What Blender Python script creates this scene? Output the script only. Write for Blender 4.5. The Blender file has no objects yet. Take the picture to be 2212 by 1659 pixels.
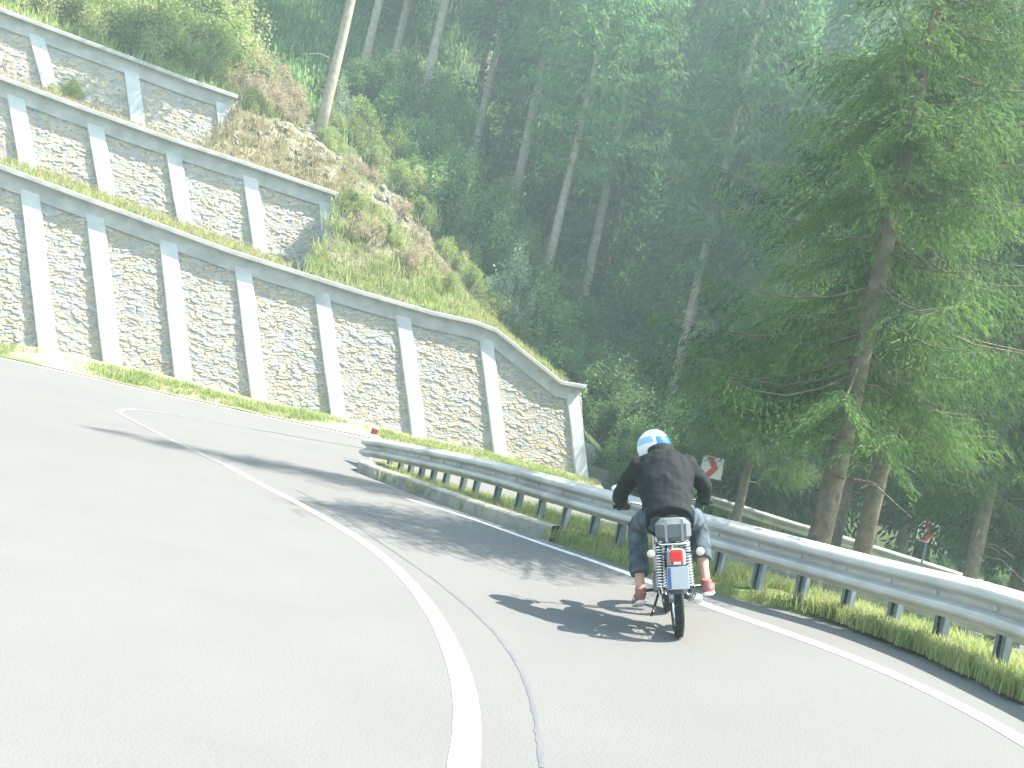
import bpy, math, random
import numpy as np
from mathutils import Vector, Matrix
R = math.radians
random.seed(7); rng = np.random.default_rng(11)
sc = bpy.context.scene
col = sc.collection

# ------------------------------------------------------------------ camera, sky, sun, exposure
CAM = Vector((0.0, 0.0, 1.5))
ROLL, PITCH = R(13.0), R(1.15)
FPX = 2150.0                      # focal length measured in 2212-pixel-wide picture units
cd = bpy.data.cameras.new('camera'); cam = bpy.data.objects.new('camera', cd); col.objects.link(cam)
cd.sensor_width = 36.0; cd.lens = 36.0*FPX/2212.0
cd.clip_start = 0.1; cd.clip_end = 900.0
_f = Vector((0, math.cos(PITCH), math.sin(PITCH)))
_r0 = Vector((1, 0, 0)); _u0 = _r0.cross(_f)
_r = _r0*math.cos(ROLL) + _u0*math.sin(ROLL)
_u = -_r0*math.sin(ROLL) + _u0*math.cos(ROLL)
m3 = Matrix((_r, _u, -_f)).transposed()
cam.matrix_world = Matrix.Translation(CAM) @ m3.to_4x4()
sc.camera = cam

SUN_EL = R(59)
SUN_AZ = Vector((math.cos(R(3)), math.sin(R(3)), 0))     # horizontal direction TOWARDS the sun
w = bpy.data.worlds.new('World'); sc.world = w; w.use_nodes = True
wn = w.node_tree; bg = wn.nodes['Background']
sky = wn.nodes.new('ShaderNodeTexSky'); sky.sky_type = 'NISHITA'; sky.sun_disc = False
sky.sun_elevation = SUN_EL
sky.sun_rotation = math.atan2(SUN_AZ.x, SUN_AZ.y)
sky.air_density = 1.2; sky.dust_density = 1.5
wn.links.new(sky.outputs[0], bg.inputs[0]); bg.inputs[1].default_value = 0.115
sd = bpy.data.lights.new('sun', 'SUN'); sd.energy = 4.9; sd.angle = R(0.55); sd.color = (1.0, 0.955, 0.87)
so = bpy.data.objects.new('sun', sd); col.objects.link(so)
sv = Vector((SUN_AZ.x*math.cos(SUN_EL), SUN_AZ.y*math.cos(SUN_EL), math.sin(SUN_EL)))
so.rotation_euler = (-sv).to_track_quat('-Z', 'Y').to_euler()
vs = sc.view_settings
vs.view_transform = 'Standard'; vs.look = 'None'; vs.gamma = 1.0; vs.use_curve_mapping = False
vs.exposure = 2.24
sc.cycles.max_bounces = 6; sc.cycles.diffuse_bounces = 3; sc.cycles.transparent_max_bounces = 8
sc.cycles.volume_bounces = 0
sc.cycles.use_denoising = True

# ------------------------------------------------------------------ measuring helpers
def ray(px, py):
    return (_r*((px-1106.0)/FPX) + _u*(-(py-829.5)/FPX) + _f)
def at(px, py, Y):                     # point seen at a pixel, Y metres ahead
    d = ray(px, py); return CAM + d*(Y/d.y)

def softstep(t): t = np.clip(t, 0, 1); return t*t*(3-2*t)

# ground level: thin-plate surface through surveyed heights
CP = np.array([
 (3.6,6.9,.42),(3.4,8,.38),(2.5,9.6,.28),(1.1,11.3,.16),(-.05,13.4,.07),(-1.3,15.4,-.03),(-2.1,17,-.06),
 (1.45,6.9,.17),(-.2,4.3,0.0),(-3,4,-.04),(-5,8,0),(-6,12,0),(-10.5,19.8,.10),(-12.5,21,.16),(-5.5,22,.0),(1.4,8.2,.09),(.3,8.2,.03),(-8,15,.03),(-1,24,-.03),
 (3,26,-.15),(5,27,-.45),(7,29,-.65),(9,28,-.8),(13,27.5,-1.15),(13,25,-1.1),(20,30,-1.5),(4.9,9.6,.05),(8,9,-.6),(5,14,-.35),(6,20,-.45),
 (-16,10,0),(-18,22,.25),(0,-6,.0),(4,3,.44),(4,-4,.4),(8,3,-.2),(15,5,-1.0),(-10,-5,0),(14,16,-1.0),
 (-40,0,0),(-40,40,.2),(40,0,-1.8),(40,40,-2.2),(0,50,-.4),(0,-40,0),(-1,8,.04),(0.5,17,-.15)])
def _tps(r2): return np.where(r2 > 0, r2*np.log(r2+1e-9), 0)*.5
_n = len(CP); _A = np.zeros((_n+3, _n+3))
_d2 = ((CP[:, None, :2]-CP[None, :, :2])**2).sum(2)
_A[:_n, :_n] = _tps(_d2) + np.eye(_n)*.6
_A[:_n, _n] = 1; _A[:_n, _n+1:] = CP[:, :2]; _A[_n, :_n] = 1; _A[_n+1:, :_n] = CP[:, :2].T
_W = np.linalg.solve(_A, np.concatenate([CP[:, 2], np.zeros(3)]))
def G(x, y):
    x = np.atleast_1d(np.asarray(x, float)); y = np.atleast_1d(np.asarray(y, float))
    d2 = (x[..., None]-CP[:, 0])**2 + (y[..., None]-CP[:, 1])**2
    return (_tps(d2) @ _W[:_n]) + _W[_n] + _W[_n+1]*x + _W[_n+2]*y
def g(x, y): return float(G(x, y)[0])
def gp(px, py):                        # where the line of sight meets the ground
    d = ray(px, py); t = 2.0; prev = 1
    while t < 80:
        p = CAM + d*t
        h = p.z - g(p.x, p.y)
        if h < 0:
            t0 = t-.25; t1 = t
            for _ in range(18):
                tm = (t0+t1)/2; p = CAM+d*tm
                if p.z-g(p.x, p.y) < 0: t1 = tm
                else: t0 = tm
            return (p.x, p.y)
        t += .25
    p = CAM+d*80; return (p.x, p.y)
def resample(pts, step):
    pts = [Vector(p) for p in pts]; d = [0]
    for a, b in zip(pts, pts[1:]): d.append(d[-1]+(b-a).length)
    n = max(2, int(d[-1]/step)+1); out = []
    for i in range(n):
        s = d[-1]*i/(n-1); k = 0
        while k < len(d)-2 and d[k+1] < s: k += 1
        t = (s-d[k])/max(1e-9, d[k+1]-d[k]); out.append(pts[k].lerp(pts[k+1], t))
    return out
def smooth(pts, n=2):
    pts = [Vector(p) for p in pts]
    for _ in range(n):
        q = [pts[0]]
        for a, b in zip(pts, pts[1:]): q += [a.lerp(b, .25), a.lerp(b, .75)]
        q.append(pts[-1]); pts = q
    return pts

# ------------------------------------------------------------------ mesh helpers
def tag(o, label=None, cat=None, group=None, kind=None):
    if label: o['label'] = label
    if cat: o['category'] = cat
    if group: o['group'] = group
    if kind: o['kind'] = kind
    return o
def empty(name, loc, rot=(0, 0, 0)):
    o = bpy.data.objects.new(name, None); o.empty_display_size = .2
    o.location = loc; o.rotation_euler = rot; col.objects.link(o); return o
def mesh_np(name, V, F, m, parent=None, smoothf=False, attrs=None):
    V = np.asarray(V, np.float32); F = np.asarray(F, np.int32)
    me = bpy.data.meshes.new(name); k = F.shape[1]
    me.vertices.add(len(V)); me.vertices.foreach_set('co', V.ravel())
    me.loops.add(F.size); me.loops.foreach_set('vertex_index', F.ravel())
    me.polygons.add(len(F)); me.polygons.foreach_set('loop_start', np.arange(0, F.size, k, dtype=np.int32))
    me.polygons.foreach_set('loop_total', np.full(len(F), k, np.int32))
    me.update(calc_edges=True)
    me.polygons.foreach_set('use_smooth', np.full(len(F), smoothf))
    for an, arr in (attrs or {}).items():
        a = me.attributes.new(an, 'FLOAT_COLOR', 'POINT')
        c = np.ones((len(V), 4), np.float32); c[:, :3] = arr; a.data.foreach_set('color', c.ravel())
    me.materials.append(m)
    o = bpy.data.objects.new(name, me); col.objects.link(o)
    if parent: o.parent = parent
    return o
class MB:
    def __init__(s): s.v = []; s.f = []
    def add(s, v, f):
        b = len(s.v); s.v += [tuple(p) for p in v]; s.f += [tuple(i+b for i in q) for q in f]; return s
    def box(s, c, sz, rot=None, bev=0.0):
        c = Vector(c); hx, hy, hz = [q/2 for q in sz]
        if bev > 0:
            b = min(bev, hx*.9, hy*.9, hz*.9)
            pts = []; 
            lv = [(-hz, hx-b, hy-b), (-hz+b, hx, hy), (hz-b, hx, hy), (hz, hx-b, hy-b)]
            for z, ax, ay in lv:
                pts += [(-ax+b, -ay, z), (ax-b, -ay, z), (ax, -ay+b, z), (ax, ay-b, z), (ax-b, ay, z), (-ax+b, ay, z), (-ax, ay-b, z), (-ax, -ay+b, z)]
            f = [tuple(reversed(range(8))), tuple(range(24, 32))]
            for l in range(3):
                for i in range(8): f.append((l*8+i, l*8+(i+1) % 8, (l+1)*8+(i+1) % 8, (l+1)*8+i))
        else:
            pts = [(x, y, z) for z in (-hz, hz) for x, y in ((-hx, -hy), (hx, -hy), (hx, hy), (-hx, hy))]
            f = [(3, 2, 1, 0), (4, 5, 6, 7), (0, 1, 5, 4), (1, 2, 6, 5), (2, 3, 7, 6), (3, 0, 4, 7)]
        pts = [Vector(p) for p in pts]
        if rot is not None: pts = [rot @ p for p in pts]
        return s.add([p+c for p in pts], f)
    def tube(s, pts, rad, n=12, flat=None, caps=True):
        pts = [Vector(p) for p in pts]; N = len(pts)
        if not isinstance(rad, (list, tuple)): rad = [rad]*N
        rings = []; ref = None
        for i, p in enumerate(pts):
            t = (pts[min(i+1, N-1)]-pts[max(i-1, 0)]).normalized()
            if ref is None: ref = Vector((0, 0, 1)) if abs(t.z) < .9 else Vector((0, 1, 0))
            a = (ref - t*ref.dot(t)); a = a.normalized() if a.length > 1e-6 else t.orthogonal().normalized()
            b = t.cross(a); ref = a
            rr = rad[i]; ra, rb = rr if isinstance(rr, (tuple, list)) else (rr, rr)
            rings.append([p + a*(ra*math.sin(2*math.pi*k/n)) + b*(rb*math.cos(2*math.pi*k/n)) for k in range(n)])
        v = [q for r in rings for q in r]; f = []
        for i in range(N-1):
            for k in range(n): f.append((i*n+k, i*n+(k+1) % n, (i+1)*n+(k+1) % n, (i+1)*n+k))
        if caps: f.append(tuple(reversed(range(n)))); f.append(tuple((N-1)*n+k for k in range(n)))
        return s.add(v, f)
    def ell(s, c, r, rot=None, nu=16, nv=10):
        c = Vector(c); v = []; f = []
        for j in range(nv+1):
            th = math.pi*(j+.0)/nv; 
            for i in range(nu):
                ph = 2*math.pi*i/nu
                p = Vector((r[0]*math.sin(th)*math.cos(ph), r[1]*math.sin(th)*math.sin(ph), r[2]*math.cos(th)))
                if rot is not None: p = rot @ p
                v.append(p+c)
        for j in range(nv):
            for i in range(nu): f.append((j*nu+i, (j+1)*nu+i, (j+1)*nu+(i+1) % nu, j*nu+(i+1) % nu))
        return s.add(v, f)
    def torus(s, c, R0, r, axis='X', nu=40, nv=10, w=1.0):
        c = Vector(c); v = []; f = []
        for i in range(nu):
            a = 2*math.pi*i/nu
            for j in range(nv):
                b = 2*math.pi*j/nv; q = R0+r*math.cos(b); h = r*w*math.sin(b)
                p = (h, q*math.cos(a), q*math.sin(a)) if axis == 'X' else (q*math.cos(a), q*math.sin(a), h)
                v.append(c+Vector(p))
        for i in range(nu):
            for j in range(nv):
                f.append((i*nv+j, ((i+1) % nu)*nv+j, ((i+1) % nu)*nv+(j+1) % nv, i*nv+(j+1) % nv))
        return s.add(v, f)
    def build(s, name, m, parent=None, sm=False):
        me = bpy.data.meshes.new(name); me.from_pydata(s.v, [], s.f); me.update()
        if sm: me.polygons.foreach_set('use_smooth', [True]*len(me.polygons))
        me.materials.append(m); o = bpy.data.objects.new(name, me); col.objects.link(o)
        if parent: o.parent = parent
        return o

# ------------------------------------------------------------------ materials
def mat(name, c, rough=.8, metal=0.0, spec=.3, c2=None, scale=4.0, detail=6, bump=0.0, bscale=40.0, attr=None, transl=0.0, stops=(.35, .65), c3=None, scale3=.4, coord='Object', sheen=0, orand=0.0):
    m = bpy.data.materials.new(name); m.use_nodes = True; nt = m.node_tree; N = nt.nodes; L = nt.links
    bs = N['Principled BSDF']; out = N['Material Output']
    bs.inputs['Roughness'].default_value = rough; bs.inputs['Metallic'].default_value = metal
    bs.inputs['Specular IOR Level'].default_value = spec
    bs.inputs['Base Color'].default_value = (*c, 1)
    tc = N.new('ShaderNodeTexCoord'); src = None
    if c2:
        no = N.new('ShaderNodeTexNoise'); no.inputs['Scale'].default_value = scale; no.inputs['Detail'].default_value = detail
        L.new(tc.outputs[coord], no.inputs['Vector'])
        cr = N.new('ShaderNodeValToRGB'); cr.color_ramp.elements[0].position = stops[0]; cr.color_ramp.elements[1].position = stops[1]
        cr.color_ramp.elements[0].color = (*c, 1); cr.color_ramp.elements[1].color = (*c2, 1)
        L.new(no.outputs[0], cr.inputs[0]); src = cr.outputs[0]
        if c3:
            n3 = N.new('ShaderNodeTexNoise'); n3.inputs['Scale'].default_value = scale3; n3.inputs['Detail'].default_value = 5
            L.new(tc.outputs[coord], n3.inputs['Vector'])
            r3 = N.new('ShaderNodeMapRange'); r3.inputs[1].default_value = .5; r3.inputs[2].default_value = .66; L.new(n3.outputs[0], r3.inputs[0])
            mx = N.new('ShaderNodeMixRGB'); mx.inputs[2].default_value = (*c3, 1); L.new(r3.outputs[0], mx.inputs[0]); L.new(src, mx.inputs[1]); src = mx.outputs[0]
    if attr:
        at_ = N.new('ShaderNodeAttribute'); at_.attribute_name = attr
        mx = N.new('ShaderNodeMixRGB'); mx.blend_type = 'MULTIPLY'; mx.inputs[0].default_value = 1
        if src: L.new(src, mx.inputs[1])
        else: mx.inputs[1].default_value = (*c, 1)
        L.new(at_.outputs['Color'], mx.inputs[2]); src = mx.outputs[0]
    if orand:
        oi = N.new('ShaderNodeObjectInfo'); hs = N.new('ShaderNodeHueSaturation')
        mr = N.new('ShaderNodeMapRange'); mr.inputs[3].default_value = 1-orand; mr.inputs[4].default_value = 1+orand
        L.new(oi.outputs['Random'], mr.inputs[0]); L.new(mr.outputs[0], hs.inputs['Value'])
        if src: L.new(src, hs.inputs['Color'])
        else: hs.inputs['Color'].default_value = (*c, 1)
        src = hs.outputs[0]
    if src: L.new(src, bs.inputs['Base Color'])
    if bump:
        nb = N.new('ShaderNodeTexNoise'); nb.inputs['Scale'].default_value = bscale; nb.inputs['Detail'].default_value = 4
        L.new(tc.outputs[coord], nb.inputs['Vector'])
        bp = N.new('ShaderNodeBump'); bp.inputs['Strength'].default_value = bump; bp.inputs['Distance'].default_value = .02
        L.new(nb.outputs[0], bp.inputs['Height']); L.new(bp.outputs[0], bs.inputs['Normal'])
    if transl:
        tr = N.new('ShaderNodeBsdfTranslucent'); ms = N.new('ShaderNodeMixShader'); ms.inputs[0].default_value = transl
        if src: L.new(src, tr.inputs[0])
        else: tr.inputs[0].default_value = (*c, 1)
        L.new(bs.outputs[0], ms.inputs[1]); L.new(tr.outputs[0], ms.inputs[2]); L.new(ms.outputs[0], out.inputs[0])
    return m
M = dict(
 asphalt=mat('asphalt', (.127, .125, .117), .9, c2=(.134, .132, .124), scale=1.2, bump=.3, bscale=70, c3=(.123, .1225, .118), scale3=.22),
 paint=mat('road_paint', (.62, .62, .59), .75, c2=(.30, .30, .285), scale=14, stops=(.52, .78)),
 worn=mat('worn_road_paint', (.15, .149, .143), .8, c2=(.22, .22, .21), scale=7, stops=(.45, .65)),
 tar=mat('bitumen_seam', (.100, .108, .119), .7, c2=(.125, .125, .121), scale=3, stops=(.4, .6)),
 dirt=mat('gravel_dirt', (.20, .17, .12), .95, c2=(.30, .27, .20), scale=5, bump=.5, bscale=30, c3=(.09, .13, .03), scale3=.8),
 soil=mat('forest_soil', (.035, .055, .02), .95, c2=(.06, .075, .03), scale=2.2, bump=.6, bscale=15, c3=(.035, .065, .015), scale3=.5),
 turf=mat('turf', (.085, .13, .03), .95, c2=(.15, .17, .05), scale=4, bump=.6, bscale=25, c3=(.18, .15, .08), scale3=1.1),
 kerb=mat('kerb_concrete', (.22, .21, .18), .9, c2=(.31, .29, .25), scale=5, bump=.3),
 conc=mat('pale_concrete', (.40, .42, .41), .85, c2=(.50, .515, .50), scale=2.6, bump=.15, bscale=30, c3=(.30, .32, .30), scale3=1.1),
 coping=mat('coping_concrete', (.30, .30, .285), .85, c2=(.40, .40, .38), scale=3, bump=.15, bscale=30),
 stone=mat('stone_masonry', (.92, .92, .92), .9, c2=(1, 1, 1), scale=14, bump=.25, bscale=35, attr='tint'),
 zinc=mat('galvanised_steel', (.42, .415, .385), .55, metal=.1, spec=.35, c2=(.50, .495, .46), scale=3.5, c3=(.33, .33, .31), scale3=1.6),
 zincpost=mat('weathered_steel_post', (.13, .16, .18), .6, metal=.2, c2=(.19, .22, .24), scale=6),
 bark=mat('spruce_bark', (.12, .095, .07), .95, c2=(.20, .165, .125), scale=9, bump=.9, bscale=22, coord='Object'),
 palebark=mat('pale_bark', (.25, .21, .16), .95, c2=(.36, .31, .25), scale=6, bump=.7, bscale=18),
 needles=mat('spruce_needles', (.036, .078, .024), .8, c2=(.115, .19, .05), scale=1.3, transl=.45, orand=.3),
 needlesb=mat('forest_needles', (.045, .12, .045), .8, c2=(.125, .235, .07), scale=.7, transl=.42, orand=.35),
 leaf=mat('bush_leaves', (.095, .18, .055), .6, c2=(.22, .32, .11), scale=1.8, transl=.45, orand=.35),
 leafpale=mat('pale_leaves', (.20, .27, .16), .5, c2=(.32, .38, .26), scale=3, transl=.35, orand=.15),
 leafsun=mat('meadow_shrub_leaves', (.20, .28, .07), .6, c2=(.36, .37, .17), scale=1.1, transl=.4, orand=.25),
 dry=mat('dry_twigs', (.34, .27, .18), .9, c2=(.44, .36, .25), scale=3, transl=.3),
 grass=mat('grass_blades', (.24, .32, .085), .7, c2=(.38, .41, .17), scale=2.0, transl=.45),
 drygrass=mat('dry_grass', (.27, .24, .10), .8, c2=(.36, .30, .17), scale=1.5, transl=.4),
 white=mat('white_enamel', (.75, .75, .73), .4), red=mat('red_enamel', (.62, .045, .035), .4),
 rust=mat('rusty_red_paint', (.20, .05, .03), .8, c2=(.12, .05, .03), scale=12),
 grey=mat('grey_back_plate', (.25, .27, .28), .6),
 board=mat('weathered_boards', (.10, .11, .085), .9, c2=(.16, .165, .13), scale=6, bump=.5),
 black=mat('black_rubber', (.018, .018, .019), .8, c2=(.03, .03, .03), scale=20, bump=.3, bscale=60),
 blackpaint=mat('black_enamel', (.02, .02, .022), .3, spec=.5),
 chrome=mat('chrome', (.82, .83, .85), .14, metal=1.0, spec=.5),
 alloy=mat('cast_alloy', (.35, .36, .37), .4, metal=.7),
 tailred=mat('red_lens', (.70, .02, .02), .2, spec=.6), amber=mat('pale_indicator_lens', (.62, .60, .48), .25, spec=.6),
 plate=mat('number_plate', (.52, .54, .55), .4), plateblue=mat('blue_plate_band', (.07, .13, .33), .5),
 vinyl=mat('grey_seat_vinyl', (.10, .11, .11), .55, c2=(.15, .16, .155), scale=6, bump=.15),
 jacket=mat('black_jacket_cloth', (.008, .009, .010), .8, spec=.15, c2=(.013, .014, .015), scale=8, bump=.12, bscale=30),
 jeans=mat('faded_denim', (.030, .040, .050), .9, c2=(.085, .115, .14), scale=11, bump=.25, bscale=30),
 skin=mat('skin', (.48, .29, .21), .55), glove=mat('dark_glove', (.025, .025, .028), .6),
 shoe=mat('red_canvas_shoe', (.26, .07, .06), .8, c2=(.36, .16, .14), scale=18), sole=mat('white_rubber_sole', (.70, .70, .70), .6), shoeblue=mat('blue_shoe_trim', (.06, .12, .45), .6),
 hwhite=mat('white_helmet_gloss', (.72, .74, .76), .22, spec=.6), hpale=mat('pale_blue_helmet_gloss', (.25, .42, .68), .2, spec=.6), hblue=mat('blue_helmet_gloss', (.03, .13, .50), .2, spec=.6), visor=mat('dark_visor', (.03, .035, .04), .08, spec=.8),
)
# ------------------------------------------------------------------ setting: ground, roads, kerb, markings
def grid_sheet(name, xs, ys, zf, m, kind='structure'):
    X, Y = np.meshgrid(xs, ys); Z = zf(X.ravel(), Y.ravel())
    V = np.column_stack([X.ravel(), Y.ravel(), Z]); nx = len(xs); ny = len(ys)
    i = np.arange((nx-1)*(ny-1)); a = (i//(nx-1))*nx + i % (nx-1)
    F = np.column_stack([a, a+1, a+nx+1, a+nx])
    return tag(mesh_np(name, V, F, m, smoothf=True), kind=kind)
xs = np.concatenate([np.linspace(-400, -40, 12)[:-1], np.linspace(-40, 45, 120), np.linspace(45, 400, 12)[1:]])
ys = np.concatenate([np.linspace(-300, -20, 10)[:-1], np.linspace(-20, 40, 100), np.linspace(40, 400, 12)[1:]])
def gfar(x, y):
    cx = np.clip(x, -40, 45); cy = np.clip(y, -30, 45); return G(cx, cy)-.07
grid_sheet('ground', xs, ys, gfar, M['turf'])

front_edge = [(3.8, -8), (3.78, -2), (3.75, 3.0), (3.68, 5.0)] + [gp(*p) for p in ((2212, 1512), (2050, 1435), (1900, 1372), (1700, 1318), (1550, 1286), (1400, 1238), (1180, 1168), (1000, 1108), (900, 1070), (790, 1028))]
tip = Vector(front_edge[-1])
back_edge = [tip+Vector((-.35, .9)), tip+Vector((.1, 1.8)), tip+Vector((1.3, 2.2)), (2.0, 16.6), (5.0, 17.5), (10, 18.0), (22, 15), (40, 8)]
inner = [Vector(p) for p in front_edge+back_edge]
WY, WS = 26.3, .42       # plan line of the lowest wall: y = WY + WS x
outer_px = [(-100, 772), (0, 783), (200, 817), (400, 853), (600, 893), (800, 934)]
far_edge = [gp(*p) for p in outer_px]
def clampfar(p, k):   # far edge follows the wall foot about two metres in front of it
    return (p[0], min(p[1], WY+WS*p[0]-1.6))
far_edge = [(p[0], WY+WS*p[0]-1.2) for p in far_edge]
outer = [(-18, -12), (-22, -2), (-22, 8), (-19.5, 14.5), (-16.6, 18.1)] + far_edge + [(1.5, 25.0), (5, 26.4), (8.5, 26.9), (13, 26.0), (20, 23), (30, 17), (45, 6)]
def ribbon2(name, A, B, nl, nc, m, dz, zedge=None):
    A = resample(smooth(A), .1); B = resample(smooth(B), .1)
    def pick(P, s): k = s*(len(P)-1); i = min(len(P)-2, int(k)); return P[i].lerp(P[i+1], k-i)
    V = []
    for i in range(nl):
        s = i/(nl-1)
        a = pick(A, s); b = pick(B, s)
        for j in range(nc): q = a.lerp(b, j/(nc-1)); V.append((q.x, q.y))
    V = np.array(V); Z = G(V[:, 0], V[:, 1])+dz
    F = [(i*nc+j, i*nc+j+1, (i+1)*nc+j+1, (i+1)*nc+j) for i in range(nl-1) for j in range(nc-1)]
    return mesh_np(name, np.column_stack([V, Z]), F, m, smoothf=True)
# lower lane + bend, matched so the rulings fan around the tip of the island
ki = len(front_edge)
innerA = [p for p in inner[:ki+1]]
tag(ribbon2('road', [Vector(p) for p in innerA], [Vector(p) for p in outer[:9]], 700, 130, M['asphalt'], 0.0), kind='structure')
tag(ribbon2('road', [Vector(p) for p in inner[ki:]], [Vector(p) for p in outer[8:]], 400, 60, M['asphalt'], -0.004), kind='structure')

def strip(name, pts, width, m, dz, h=0.0, kind='structure', step=.06, jitter=0):
    P = resample(smooth(pts), step); V = []; 
    for i, p in enumerate(P):
        t = (P[min(i+1, len(P)-1)]-P[max(i-1, 0)]).normalized(); n = Vector((-t.y, t.x))
        wd = width(i/(len(P)-1)) if callable(width) else width
        for s in (-.5, .5):
            q = p+n*(wd*s + (random.uniform(-jitter, jitter) if jitter else 0)); V.append((q.x, q.y, g(q.x, q.y)+dz))
    F = [(2*i, 2*i+1, 2*i+3, 2*i+2) for i in range(len(P)-1)]
    return tag(mesh_np(name, V, F, m), kind=kind)
cl = [gp(*p) for p in ((1000, 1659), (1010, 1590), (1006, 1500), (985, 1425), (945, 1335), (880, 1248), (800, 1180), (720, 1130), (640, 1085), (560, 1045), (490, 1006))]
cl = [(cl[0][0]-.15, cl[0][1]-4), (cl[0][0]+.03, cl[0][1]-1)] + cl
strip('road_marking', cl, lambda s: .155-.075*s, M['paint'], .0035)
cl2 = [gp(*p) for p in ((492, 1007), (400, 965), (320, 925), (268, 899), (250, 887), (292, 883), (380, 895), (480, 914), (620, 939), (800, 970))]
strip('road_marking', cl2, .10, M['worn'], .0035)
print('edges', [tuple(round(c,2) for c in gp(*p)) for p in ((2212, 1512), (2050, 1435), (1900, 1372),(2212,1600),(1900,1445),(1620,1340),(1300,1218))])
er = [(3.15, -2), (3.15, 2)] + [gp(*p) for p in ((2212, 1600), (2050, 1512), (1900, 1445), (1750, 1386), (1620, 1340), (1540, 1312), (1420, 1262), (1300, 1218), (1150, 1168), (1000, 1114), (880, 1078))]
strip('road_marking', er, lambda s: .17-.08*s, M['paint'], .0035)
ef = [(-19.2, 14), (-15.3, 17.4)] + [(p[0], WY+WS*p[0]-1.95) for p in [gp(a, b+9) for a, b in outer_px]] + [(1.5, 24.9), (6, 26.1), (13, 25.5)]
strip('road_marking', ef, .13, M['paint'], .0035)
sm_ = [gp(*p) for p in ((1168, 1659), (1160, 1560), (1130, 1450), (1070, 1365), (1000, 1300), (930, 1245), (860, 1198), (790, 1150), (700, 1090), (640, 1058))]
strip('road_seam', sm_, .022, M['tar'], .0025, jitter=.006)
# kerb round the tip of the island
def kerb(name, pts, wd, h, m):
    P = resample(smooth(pts), .15); V = []; F = []
    for i, p in enumerate(P):
        t = (P[min(i+1, len(P)-1)]-P[max(i-1, 0)]).normalized(); n = Vector((-t.y, t.x))*-1
        z = g(p.x, p.y)
        for o_, zz in ((0, -.1), (0, h-.02), (.02, h), (wd, h), (wd, -.1)):
            q = p+n*o_; V.append((q.x, q.y, z+zz))
    for i in range(len(P)-1):
        for k in range(4): F.append((i*5+k, i*5+k+1, (i+1)*5+k+1, (i+1)*5+k))
    return tag(mesh_np(name, V, F, m), kind='structure')
kp = [gp(*p) for p in ((1186, 1166), (1150, 1156), (1000, 1106), (900, 1068), (788, 1026))]+[tuple(tip+Vector((-.35, .9))), tuple(tip+Vector((.1, 1.8)))]
kerb('kerb', kp, .22, .16, M['kerb'])
# island turf
def island():
    A = resample(smooth([Vector(p) for p in front_edge]), .1); B = resample([Vector((9, -8)), Vector((9, 6)), Vector((7.5, 12)), Vector((3.5, 16)), Vector(back_edge[2]), Vector(back_edge[1])], .1)
    nl, nc = 220, 24; V = []
    for i in range(nl):
        s = i/(nl-1); a = A[int(round(s*(len(A)-1)))]; b = B[int(round(s*(len(B)-1)))]
        k0 = int(round(s*(len(A)-1))); tt_ = (A[min(k0+3, len(A)-1)]-A[max(k0-3, 0)]).normalized()
        if a.y > 10.0: a = a+Vector((tt_.y, -tt_.x))*.17*min(1, (a.y-10.0)/.3)
        for j in range(nc):
            q = a.lerp(b, (j/(nc-1))**1.5)
            rise = .015+.075*softstep(np.array((j-.1)/1.5))
            V.append((q.x, q.y, g(q.x, q.y)+(float(rise)+random.uniform(-.012, .012) if j else -.05)))
    F = [(i*nc+j, i*nc+j+1, (i+1)*nc+j+1, (i+1)*nc+j) for i in range(nl-1) for j in range(nc-1)]
    tag(mesh_np('grass_verge', V, F, M['turf'], smoothf=True), kind='structure')
island()

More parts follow.
